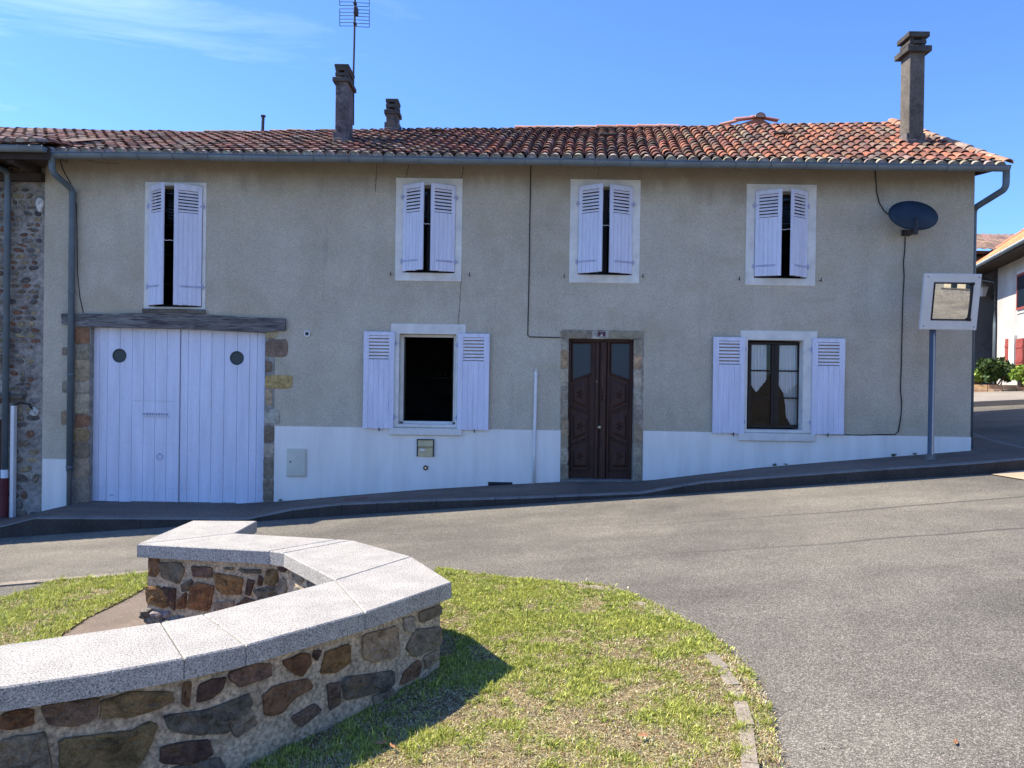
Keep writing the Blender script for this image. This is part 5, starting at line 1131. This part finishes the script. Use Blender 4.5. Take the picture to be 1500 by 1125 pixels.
# flush pale kerb line on the left and weathered edging stones round the lawn
w = MB(); a, b_ = ong(-300, 882, road), ong(230, 839, road)
for k in range(9):
    p, q = a.lerp(b_, k / 9), a.lerp(b_, (k + 1) / 9); d = (q - p).normalized(); nn = Vector((-d.y, d.x, 0)) * .07; p += d * .004; q -= d * .004
    w.add([(v.x, v.y, road(v.x, v.y) + .016) for v in (p - nn, q - nn, q + nn, p + nn)] + [(v.x, v.y, road(v.x, v.y) - .05) for v in (p - nn, q - nn)], [(0, 1, 2, 3), (4, 5, 1, 0)])
struct(w.build('flush_kerb', M['edging']))
w = MB(); P = [Vector((p[0], p[1], 0)) for p in RE[4:]]
for i in range(len(P) - 1):
    a, b_ = P[i], P[i + 1]; L = (b_ - a).length; m_ = max(1, round(L / .22)); 
    for k in range(m_):
        p, q = a.lerp(b_, k / m_), a.lerp(b_, (k + 1) / m_); d = (q - p).normalized(); nn = Vector((d.y, -d.x, 0)); nn = nn if nn.x > 0 else -nn; p += d * .001; q -= d * .001
        jj = [rnd.uniform(-.006, .006) for _ in range(4)]
        V = [p + nn * .0, q + nn * .0, q + nn * (.065 + jj[0]), p + nn * (.065 + jj[1])]
        w.add([(v.x, v.y, base(v.x, v.y) + .022 + jj[2]) for v in V] + [(v.x, v.y, base(v.x, v.y) - .05) for v in V], [(0, 1, 2, 3), (2, 3, 7, 6), (0, 1, 5, 4), (1, 2, 6, 5), (3, 0, 4, 7)])
struct(w.build('lawn_edging', M['edging']))
# grass blades
rs = np.random.RandomState(3)
def nse(x, y, s, k=0):
    return np.array([noise.noise(Vector((a * s, b_ * s, k))) for a, b_ in zip(x, y)])
def grass(name, polys, N_, hmin, hmax, excl, lab, edge=None, seed=1):
    rs = np.random.RandomState(seed); xs, ys = [], []
    for poly, frac, xr, yr in polys:
        need = int(N_ * frac); got = 0
        while got < need:
            x = rs.uniform(*xr, need * 2); y = rs.uniform(*yr, need * 2); k = inpoly(poly, x, y) & (y > 2.95) & (x / y > -.78) & (x / y < .8)
            for e in excl: k &= ~inpoly(e, x, y)
            x, y = x[k], y[k]; xs.append(x[:need - got]); ys.append(y[:need - got]); got += len(xs[-1])
    if edge:
        for (a, b_, cnt, sp) in edge:
            t = rs.rand(cnt); xs.append(a[0] + (b_[0] - a[0]) * t + rs.normal(0, sp, cnt)); ys.append(a[1] + (b_[1] - a[1]) * t + rs.normal(0, sp, cnt))
    x = np.concatenate(xs); y = np.concatenate(ys); n = len(x)
    p1 = nse(x, y, 3.2, 1.5); p2 = nse(x, y, 9, 4.2); p3 = nse(x, y, 26, 9.1)
    patch = p1 * .9 + p2 * .9 + p3 * .5
    keep = rs.rand(n) < np.clip(1.0 + patch * .3, .85, 1); x, y, p1, p2, p3, patch = [v[keep] for v in (x, y, p1, p2, p3, patch)]; n = len(x)
    dry = np.clip(.42 - patch * .75 + rs.normal(0, .3, n) + np.clip((4.0 - y) * .30, -.25, .32), 0, 1)
    z = .08 * x + .016; h = rs.uniform(hmin, hmax, n) * (1 + .5 * np.clip(patch, -.4, 1)) * (1 + .25 * (dry > .55)); tall = rs.rand(n) < .02; h[tall] *= 1.7
    clump = (p3 > .32) & (p2 > .12); h[clump] *= 1.5
    ang = rs.uniform(0, 2 * np.pi, n); lean = np.abs(rs.normal(.8, .45, n)); lean[dry > .5] += rs.uniform(.3, 1.2, (dry > .5).sum())
    lean = np.clip(lean, 0, 1.5); wd = rs.uniform(.0014, .0036, n) * np.clip(y / 3.8, .8, 1.3)
    dx, dy = np.cos(ang), np.sin(ang); sx, sy = -dy, dx; roll = rs.uniform(-1, 1, n)
    l1, l2 = lean * .6, np.minimum(lean * 1.45, 1.62)
    b0 = np.stack([x, y, z - .006], 1); side = np.stack([sx, sy, roll * .4], 1) * wd[:, None]
    m1 = b0 + np.stack([dx * np.sin(l1), dy * np.sin(l1), np.cos(l1)], 1) * (h * .55)[:, None]
    m2 = m1 + np.stack([dx * np.sin(l2), dy * np.sin(l2), np.cos(l2)], 1) * (h * .5)[:, None]
    V = np.stack([b0 - side, b0 + side, m1 + side * .8, m1 - side * .8, m2], 1).reshape(-1, 3)
    gr = np.array([[.27, .36, .055], [.44, .53, .085], [.56, .63, .13], [.14, .19, .04], [.48, .50, .2]]); dr_ = np.array([[.62, .53, .28], [.5, .38, .19], [.7, .63, .4], [.34, .2, .1], [.6, .55, .36]])
    cg = gr[rs.randint(0, 5, n)]; cdr = dr_[rs.randint(0, 5, n)]; k = (dry > rs.uniform(.32, .62, n))[:, None]
    yel = np.clip(rs.normal(.3, .22, n) + p1 * .4, 0, .8)[:, None]
    c = np.where(k, cdr, cg * (1 - yel) + np.array([[.60, .60, .14]]) * yel) * rs.uniform(.45, 1.35, (n, 1))
    i0 = (np.arange(n) * 5)[:, None]; loops = np.concatenate([i0 + np.array([[0, 1, 2, 3]]), i0 + np.array([[3, 2, 4]])], 1).ravel()
    me = bpy.data.meshes.new(name); me.vertices.add(n * 5); me.vertices.foreach_set('co', V.astype(np.float32).ravel()); me.loops.add(n * 7); me.loops.foreach_set('vertex_index', loops.astype(np.int32))
    me.polygons.add(n * 2); st = np.stack([np.arange(n) * 7, np.arange(n) * 7 + 4], 1).ravel(); me.polygons.foreach_set('loop_start', st.astype(np.int32))
    me.update(calc_edges=True); a_ = me.color_attributes.new('Col', 'FLOAT_COLOR', 'CORNER'); cc = np.ones((n, 7, 4), np.float32); cc[:, :, :3] = c[:, None, :]; cc[:, :2, :3] *= .9; a_.data.foreach_set('color', cc.ravel())
    me.materials.append(M['grass']); me.polygons.foreach_set('use_smooth', [True] * (n * 2)); o = bpy.data.objects.new(name, me); COL.objects.link(o); tag(o, lab, 'grass', None, 'stuff'); return o
wpoly = [tuple(p) for p in wo]
off = lambda i, d: (RE[i].x + d, RE[i].y + .02)
edges = [(off(i, .13), off(i + 1, .13), c, .02) for i, c in ((7, 500), (8, 700), (9, 900), (10, 250), (11, 600), (12, 700), (13, 500))] + [(off(i, .04), off(i + 1, .04), c, .035) for i, c in ((4, 2400), (5, 3400), (6, 5000), (7, 4200), (8, 2600), (9, 1100), (10, 1400), (11, 1500), (12, 1500))]
edges += [(tuple(RE[i]), tuple(RE[i + 1]), 500, .02) for i in range(0, 13)]
grass('grass', [(lawnR, 1, (-2.0, 2.0), (2.95, 6.7))], 380000, .010, .026, [wpoly], 'mown grass with dry straw patches in front of the granite capped wall', edges, 4)
grass('grass', [(lawnL, 1, (-6.2, -2.0), (3.0, 7.2))], 90000, .016, .042, [wpoly], 'tufty grass verge beside the path at the left edge', [(tuple(ga(205, 850).xy), tuple(ga(228, 846).xy), 900, .03), (tuple(ga(70, 858).xy), tuple(ga(150, 852).xy), 900, .04)], 8)
def weed(px, py, s_, lab, seed):
    r = random.Random(seed); X = at(px, py, Y0).x; c = Vector((X, Y0 - .03, wz(X) + .005)); w = MB()
    for _ in range(26):
        a = r.uniform(0, 2 * math.pi); l = s_ * r.uniform(.5, 1.2); d = Vector((math.cos(a), -abs(math.sin(a)) * .8, r.uniform(.4, 1.6))).normalized(); sd = d.cross(Vector((0, 0, 1))).normalized() * l * .16; p1 = c + d * l * .5; p2 = c + d * l - Vector((0, 0, l * .15))
        k = r.uniform(.6, 1.2); w.add([c, p1 + sd, p2, p1 - sd], [(0, 1, 2, 3)], (.1 * k, .14 * k, .035 * k))
    o = w.build('weed', M['leaf']); tag(o, lab, 'weed', 'weeds at the foot of the plinth')
weed(1133, 683, .06, 'small weed below the left edge of the lace curtained window', 1); weed(1150, 681, .045, 'tiny weed just right of the one below the curtained window', 2)
weed(1307, 670, .07, 'small weed midway between the curtained window and the mirror post', 3); weed(1338, 667, .055, 'small weed just left of the mirror post', 4); weed(412, 733, .05, 'small weed under the meter box beside the garage', 5)
# fallen leaves
def fleaf(px, py, s_, rot, lab, col='dryleaf', f=base, lift=.045):
    p = ong(px, py, f); w = MB(); L = s_; w.M = Matrix.Translation((0, 0, 0)) @ Matrix.Rotation(rot, 4, 'Z')
    pr_ = [(-1, 0, .1), (-.6, .32, .16), (0, .42, .1), (.6, .25, .12), (1, 0, .3), (.6, -.25, .02), (0, -.4, 0), (-.6, -.3, .05), (0, 0, .04)]
    w.add([(a * L / 2, b_ * L / 2, c * L / 2) for a, b_, c in pr_], [(i, (i + 1) % 8, 8) for i in range(8)]); w.tube([(-L / 2, 0, .1 * L / 2), (-L * .7, .05 * L, .02)], .0012, 4)
    o = w.build('fallen_leaf', M[col]); o.location = (p.x, p.y, p.z + lift); tag(o, lab, 'leaf', 'dry fallen leaves'); return o
fleaf(558, 1103, .06, .3, 'rust brown dry leaf on the grass near the foot of the wall'); fleaf(575, 1108, .05, 2.2, 'greyish curled leaf beside the rust brown leaf')
fleaf(942, 1092, .055, .2, 'pale orange dry leaf in the lower right of the lawn'); fleaf(1400, 1090, .045, 1, 'small orange leaf alone on the asphalt', f=road, lift=.008)
# loose grit on the road
w = MB()
for k in range(160):
    px, py = rnd.uniform(900, 1500), rnd.uniform(780, 1125)
    if px < 1150 and py > 850 + (px - 900) * .2: continue
    p = ong(px, py, road); s_ = rnd.uniform(.003, .008); vs = [Vector((s_ * rnd.uniform(.6, 1) * x, s_ * rnd.uniform(.6, 1) * y, s_ * rnd.uniform(.4, .9) * z)) + p + Vector((0, 0, s_ * .4)) for x, y, z in ((1, 0, 0), (-1, 0, 0), (0, 1, 0), (0, -1, 0), (0, 0, 1), (0, 0, -1))]
    w.add(vs, [(0, 2, 4), (2, 1, 4), (1, 3, 4), (3, 0, 4), (0, 3, 5), (3, 1, 5), (1, 2, 5), (2, 0, 5)], jit((.4, .37, .34), .3))
o = w.build('gravel', M['stone']); tag(o, 'loose pale grit scattered over the asphalt', 'gravel', None, 'stuff')
# ------------------------------------------------------------------ right background
wh = empty('white_house', (16.4, 26, base(16.4, 26))); tag(wh, 'sunlit white house with dull red shutters and orange roof across the side street', 'house'); bpy.context.view_layer.update()
A = Vector((16.35, 26.0)); dW = Vector((-1.5, -4.7)).normalized(); nW = Vector((dW.y, -dW.x)); nW = nW if nW.x < 0 else -nW
LW = 9.0; ze = at(1458, 393, 26).z; bz_ = base(16, 25) - .3
def W(u, n_, z): p = A + dW * u + nW * n_; return Vector((p.x, p.y, z))
def wbox(mb, u0, u1, n0, n1, z0, z1):
    vs = [W(u, n_, z) for z in (z0, z1) for n_ in (n0, n1) for u in (u0, u1)]; mb.add(vs, [(0, 2, 3, 1), (4, 5, 7, 6), (0, 1, 5, 4), (2, 6, 7, 3), (0, 4, 6, 2), (1, 3, 7, 5)])
def wpt(px, py): return onplane(px, py, Vector((A.x, A.y, 0)), Vector((nW.x, nW.y, 0)))
def U(px, py=480): p = wpt(px, py); return (p.xy - A).dot(dW), p.z
w = MB(); wbox(w, 0, LW, -7, 0, bz_, ze); part(w, 'wall', M['white_render'], wh)
u0 = U(1491, 430)[0]; zt1, zb1 = U(1492, 403)[1], U(1492, 455)[1]
w = MB(); wbox(w, u0, u0 + 1.15, 0, .03, zb1 - .1, zt1 + .1); wn_ = part(w, 'window', M['surround'], wh)
w = MB(); wbox(w, u0 + .1, u0 + 1.05, .03, .05, zb1, zt1); part(w, 'pane', M['darkglass'], wn_)
w = MB(); wbox(w, u0 + .1, u0 + .16, .05, .07, zb1, zt1); wbox(w, u0 + .1, u0 + 1.05, .052, .072, zb1, zb1 + .07); wbox(w, u0 + .1, u0 + 1.05, .052, .072, zt1 - .07, zt1); part(w, 'window_frame', M['redpaint'], wn_)
for pa, pb_ in ((1475, 1481.5), (1491, 1501)):
    ua, ub = U(pa, 515)[0], U(pb_, 515)[0]; zt1, zb1 = U(pa, 497)[1], U(pa, 541)[1]; w = MB(); wbox(w, ua, ub, .02, .06, zb1, zt1); sh_ = part(w, 'shutter', M['redpaint'], wh)
    w = MB(); wbox(w, ua, ub, .06, .075, zb1 + .2, zb1 + .28); w.nx(); wbox(w, ua, ub, .06, .075, zt1 - .28, zt1 - .2); part(w, 'shutter_rail', M['redpaint'], sh_)
w = MB(); ua, ub = U(1482, 515)[0], U(1490, 515)[0]; wbox(w, ua, ub, 0, .09, U(1485, 545)[1], U(1485, 492)[1]); part(w, 'door_pillar', M['surround'], wh)
# its roof: hipped, tiles running up from the eave
ov = .75
def corrug(mb, P00, P10, P11, P01, nu, nv, amp, col):
    P00, P10, P11, P01 = map(Vector, (P00, P10, P11, P01)); nrm = (P10 - P00).cross(P01 - P00).normalized(); nrm = nrm if nrm.z > 0 else -nrm; vs = []
    for j in range(nv + 1):
        for i in range(nu * 4 + 1):
            s_, t = i / (nu * 4), j / nv; p = P00.lerp(P10, s_).lerp(P01.lerp(P11, s_), t); vs.append(p + nrm * amp * (abs(math.sin(i / 4 * math.pi)) + .25 * rnd.random()))
    m_ = nu * 4 + 1
    for j in range(nv):
        for i in range(nu * 4): mb.add([vs[j * m_ + i], vs[j * m_ + i + 1], vs[(j + 1) * m_ + i + 1], vs[(j + 1) * m_ + i]], [(0, 1, 2, 3)], jit(col, .3) if i % 4 == 0 else (mb.c[-1] if mb.c else col))
w = MB(); zr_ = ze + 2.45
e0, e1_, r0_, r1_ = W(-2.2, ov, ze + .05), W(LW, ov, ze + .05), W(-2.2, -2.6, zr_), W(LW, -2.6, zr_); bk = W(-2.2, -7.6, ze + .05); bk1 = W(LW, -7.6, ze + .05)
corrug(w, e0, e1_, r1_, r0_, 34, 10, .05, (.56, .22, .10)); w.add([bk, bk1, r1_, r0_], [(0, 1, 2, 3)], (.5, .2, .1))
ridgerow(w, e0, r0_, .09, .4, [(.5, .2, .11)], .05); part(w, 'roof', M['tile_new'], wh)
w = MB(); wbox(w, -2.2, LW, 0, ov, ze - .02, ze + .03); wbox(w, -2.2, LW, ov - .03, ov + .02, ze - .12, ze + .04); part(w, 'eave_boards', M['fascia'], wh)
w = MB(); g0, g1_ = W(-1.2, ov + .07, ze - .02), W(LW, ov + .07, ze - .0); w.tube([g0, g1_], .06, 8); p1 = W(.02, .08, ze - .45); w.tube([g0, g0 + Vector((0, 0, -.1)), p1, W(.02, .08, ze - 1.9), W(.02, .08, base(16, 25))], .045, 8); part(w, 'downpipe', M['zinc'], wh, True)
gh = tag(empty('grey_house', (17, 28.2, base(17, 28))), 'shaded grey rendered house beyond the white house', 'house'); bpy.context.view_layer.update()
zt1 = at(1440, 374, 28.2).z; w = MB(); w.box(12.2, 24, 28.2, 36, base(14, 28) - .4, zt1); part(w, 'wall', M['grey_render'], gh)
w = MB(); w.box(12.0, 24.2, 27.7, 28.2, zt1 - .03, zt1 + .08); part(w, 'eave_boards', M['fascia'], gh)
w = MB(); corrug(w, (12, 27.6, zt1 + .1), (24.2, 27.6, zt1 + .1), (24.2, 32, zt1 + 1.5), (12, 32, zt1 + 1.5), 40, 8, .05, (.2, .13, .1)); part(w, 'roof', M['tile'], gh)
ln = tag(empty('wall_lantern', at(1439, 425, 27.9)), 'white glazed lantern on a bracket on the grey house wall', 'lantern'); bpy.context.view_layer.update(); c = at(1439.5, 426, 27.85)
w = MB(); w.tube([c + Vector((0, 0, -.2)), c + Vector((0, 0, .1))], [.11, .19], 6); part(w, 'lamp_glass', M['pvc'], ln)
w = MB(); w.tube([c + Vector((0, 0, .1)), c + Vector((0, 0, .14)), c + Vector((0, 0, .26))], [.21, .2, .05], 6); w.tube([c + Vector((0, 0, .22)), c + Vector((0, .1, .4)), c + Vector((0, .35, .4))], .02, 6); part(w, 'lamp_cap', M['cream'], ln)
# planter with shrubs
pl_ = tag(empty('stone_planter', (14.3, 23.6, base(14.3, 23.6))), 'low ochre stone planter along the foot of the white house', 'planter'); bpy.context.view_layer.update()
w = MB(); a = Vector((13.7, 24.2)); b_ = Vector((17.6, 21.4)); d = (b_ - a).normalized(); nn = Vector((d.y, -d.x)); L = (b_ - a).length; zt1 = base(14.5, 23.5) + .27
u = 0
while u < L:
    l_ = rnd.uniform(.35, .6); 
    for zc in (0, 1):
        p, q = a + d * (u + .01), a + d * min(L, u + l_ - .01); z_0 = base(p.x, p.y) - .1 if zc == 0 else zt1 - .14; z_1 = zt1 - .15 if zc == 0 else zt1; P = [p, q, q - nn * .3, p - nn * .3] if nn.y > 0 else [p, q, q + nn * -.3, p + nn * -.3]
        w.add([(v.x, v.y, z) for z in (z_0, z_1) for v in P], [(0, 1, 2, 3), (4, 5, 6, 7), (0, 1, 5, 4), (1, 2, 6, 5), (2, 3, 7, 6), (3, 0, 4, 7)], jit((.52, .32, .18), .25))
    u += l_
part(w, 'planter_wall', M['planter'], pl_)
def shrub(name, c, rx, ry, rz, nl, cols, lab, seed, size=.08):
    r = random.Random(seed); root = tag(empty(name, (c.x, c.y, c.z - rz)), lab, 'shrub', 'shrubs in the planter'); bpy.context.view_layer.update(); w = MB()
    cl = [(Vector((r.uniform(-1, 1), r.uniform(-1, 1), r.uniform(-.5, 1))), r.uniform(.25, .5)) for _ in range(16)]
    for _ in range(nl):
        o_, s_ = r.choice(cl); v = Vector((r.gauss(0, 1), r.gauss(0, 1), r.gauss(0, 1))).normalized() * s_ * r.uniform(.5, 1.1) + o_ * .65; p = Vector((c.x + v.x * rx, c.y + v.y * ry, c.z + v.z * rz))
        a1 = Vector((r.gauss(0, 1), r.gauss(0, 1), r.gauss(0, 1))).normalized(); b1 = a1.cross(Vector((r.gauss(0, 1), r.gauss(0, 1), r.gauss(0, 1)))).normalized(); s1 = size * r.uniform(.6, 1.3)
        cc = r.choice(cols); k = r.uniform(.7, 1.3); w.add([p - a1 * s1, p + b1 * s1 * .45, p + a1 * s1, p - b1 * s1 * .45], [(0, 1, 2, 3)], tuple(x * k for x in cc))
    part(w, 'foliage', M['leaf'], root); w = MB()
    for _ in range(9):
        e_ = Vector((c.x + r.uniform(-.6, .6) * rx, c.y + r.uniform(-.6, .6) * ry, c.z + r.uniform(-.2, .6) * rz)); w.tube([(c.x + r.uniform(-.1, .1), c.y, c.z - rz), e_], [.02, .006], 5)
    part(w, 'stem', M['bark'], root)
gd = [(.05, .1, .025), (.035, .07, .02), (.08, .13, .03)]; gl = [(.2, .3, .04), (.14, .24, .035), (.28, .36, .06)]
c = at(1461, 546, 23.6); shrub('shrub', c, .62, .45, .48, 2600, gd, 'dark green bushy shrub in the middle of the ochre planter', 1)
c = at(1431, 553, 24.0); shrub('shrub', c, .35, .3, .28, 1200, gl, 'small lime green shrub next to the house corner', 2)
c = at(1497, 551, 22.6); shrub('shrub', c, .4, .35, .32, 1300, gl, 'lime green shrub at the right edge under the red shutters', 3)
# ------------------------------------------------------------------ behind the survey position: what the traffic mirror shows
rw = MB(); random.seed(3)
rwe = tag(empty('roadside_wall', (14, -1, base(14, -1))), 'pale lime rendered roadside wall seen only in the traffic mirror', 'wall'); bpy.context.view_layer.update()
P = [Vector((11, -.9)), Vector((17, 1.6)), Vector((26, 4.0))]
for p, q in zip(P, P[1:]):
    d = (q - p).normalized(); nn = Vector((-d.y, d.x)) * .3; rw.hprism([(p.x, p.y), (q.x, q.y), (q.x - nn.x, q.y - nn.y), (p.x - nn.x, p.y - nn.y)], base(p.x, p.y) - .6, base(p.x, p.y) + 1.5)
part(rw, 'wall_body', M['mortar_grey'], rwe)
rw = MB()
for p, q in zip(P, P[1:]):
    d = (q - p).normalized(); nn = Vector((-d.y, d.x)) * .36; n5 = Vector((-d.y, d.x)) * .06; rw.hprism([(p.x + n5.x, p.y + n5.y), (q.x + n5.x, q.y + n5.y), (q.x - nn.x, q.y - nn.y), (p.x - nn.x, p.y - nn.y)], base(p.x, p.y) + 1.502, base(p.x, p.y) + 1.62)
part(rw, 'wall_coping', M['concrete'], rwe)
ch = tag(empty('cream_house', (20, -8, 1.6)), 'cream rendered house seen only in the traffic mirror', 'house'); bpy.context.view_layer.update()
w = MB(); w.hprism([(13.5, -5), (24, 0), (27, -7), (16.5, -12)], .5, 7.2); part(w, 'wall', M['cream_render'], ch)
for u_, z_ in ((.14, 2.2), (.38, 2.2), (.62, 2.2), (.84, 2.2), (.14, 4.8), (.38, 4.8), (.62, 4.8), (.84, 4.8)):
    cx_, cy_ = 13.5 + 10.5 * u_, -5 + 5 * u_; w = MB(); w.hprism([(cx_ - .5 - .02, cy_ - .25 + .04), (cx_ + .5 - .02, cy_ + .25 + .04), (cx_ + .5, cy_ + .25 - .1), (cx_ - .5, cy_ - .25 - .1)], z_, z_ + 1.4); part(w, 'window', M['darkglass'], ch)
w = MB(); w.add([(13, -4.9, 7.1), (24, .5, 7.1), (27.6, -7, 7.1), (16.2, -12.6, 7.1), (16.5, -7.6, 9), (23.6, -4.2, 9)], [(0, 1, 5, 4), (1, 2, 5), (2, 3, 4, 5), (3, 0, 4)], (.4, .18, .1)); part(w, 'roof', M['tile_new'], ch)
# ------------------------------------------------------------------ light
sdir = Vector((-.82, .20, 1.0)).normalized()
ld = bpy.data.lights.new('sun', 'SUN'); lo_ = bpy.data.objects.new('sun', ld); COL.objects.link(lo_); ld.energy = 4.5; ld.angle = R(.53); ld.color = (1, .90, .76)
lo_.rotation_euler = (-sdir).to_track_quat('-Z', 'Y').to_euler()
wd = bpy.data.worlds.new('World'); sc.world = wd; wd.use_nodes = True; nt = wd.node_tree; bg = nt.nodes['Background']
sky = nt.nodes.new('ShaderNodeTexSky'); sky.sky_type = 'NISHITA'; sky.sun_disc = False; sky.sun_elevation = math.asin(sdir.z); sky.sun_rotation = math.atan2(sdir.x, sdir.y)
sky.air_density = 1.0; sky.dust_density = .25; sky.ozone_density = 3.0; sky.altitude = 250
tc = nt.nodes.new('ShaderNodeTexCoord'); mp = nt.nodes.new('ShaderNodeMapping'); mp.inputs['Scale'].default_value = (1.1, 1.1, 5.2); mp.inputs['Rotation'].default_value = (0, R(8), R(20)); nt.links.new(tc.outputs['Generated'], mp.inputs[0])
n1 = nz(nt, mp.outputs[0], 2.3, 7, .62, .6)
sp = nt.nodes.new('ShaderNodeSeparateXYZ'); nt.links.new(tc.outputs['Generated'], sp.inputs[0])
mr = N(nt, 'ShaderNodeMapRange'); mr.inputs['From Min'].default_value = .0; mr.inputs['From Max'].default_value = -.4; mr.inputs['To Min'].default_value = .03; mr.inputs['To Max'].default_value = 1; nt.links.new(sp.outputs['X'], mr.inputs[0])
cf = ramp(nt, n1, [(.53, (0, 0, 0)), (.82, (.45, .45, .45))])
mu = N(nt, 'ShaderNodeMath', operation='MULTIPLY'); nt.links.new(cf, mu.inputs[0]); nt.links.new(mr.outputs[0], mu.inputs[1])
tint = mixc(nt, 1.0, sky.outputs[0], (.41, .575, .86), 'MULTIPLY')
c = mixc(nt, mu.outputs[0], tint, (4.2, 5.2, 6.2)); nt.links.new(c, bg.inputs[0]); bg.inputs[1].default_value = .15
sc.view_settings.view_transform = 'Standard'; sc.view_settings.look = 'None'; sc.view_settings.gamma = 1; sc.view_settings.exposure = 1.16
sc.render.engine = 'CYCLES'
try: sc.cycles.use_denoising = True
except Exception: pass
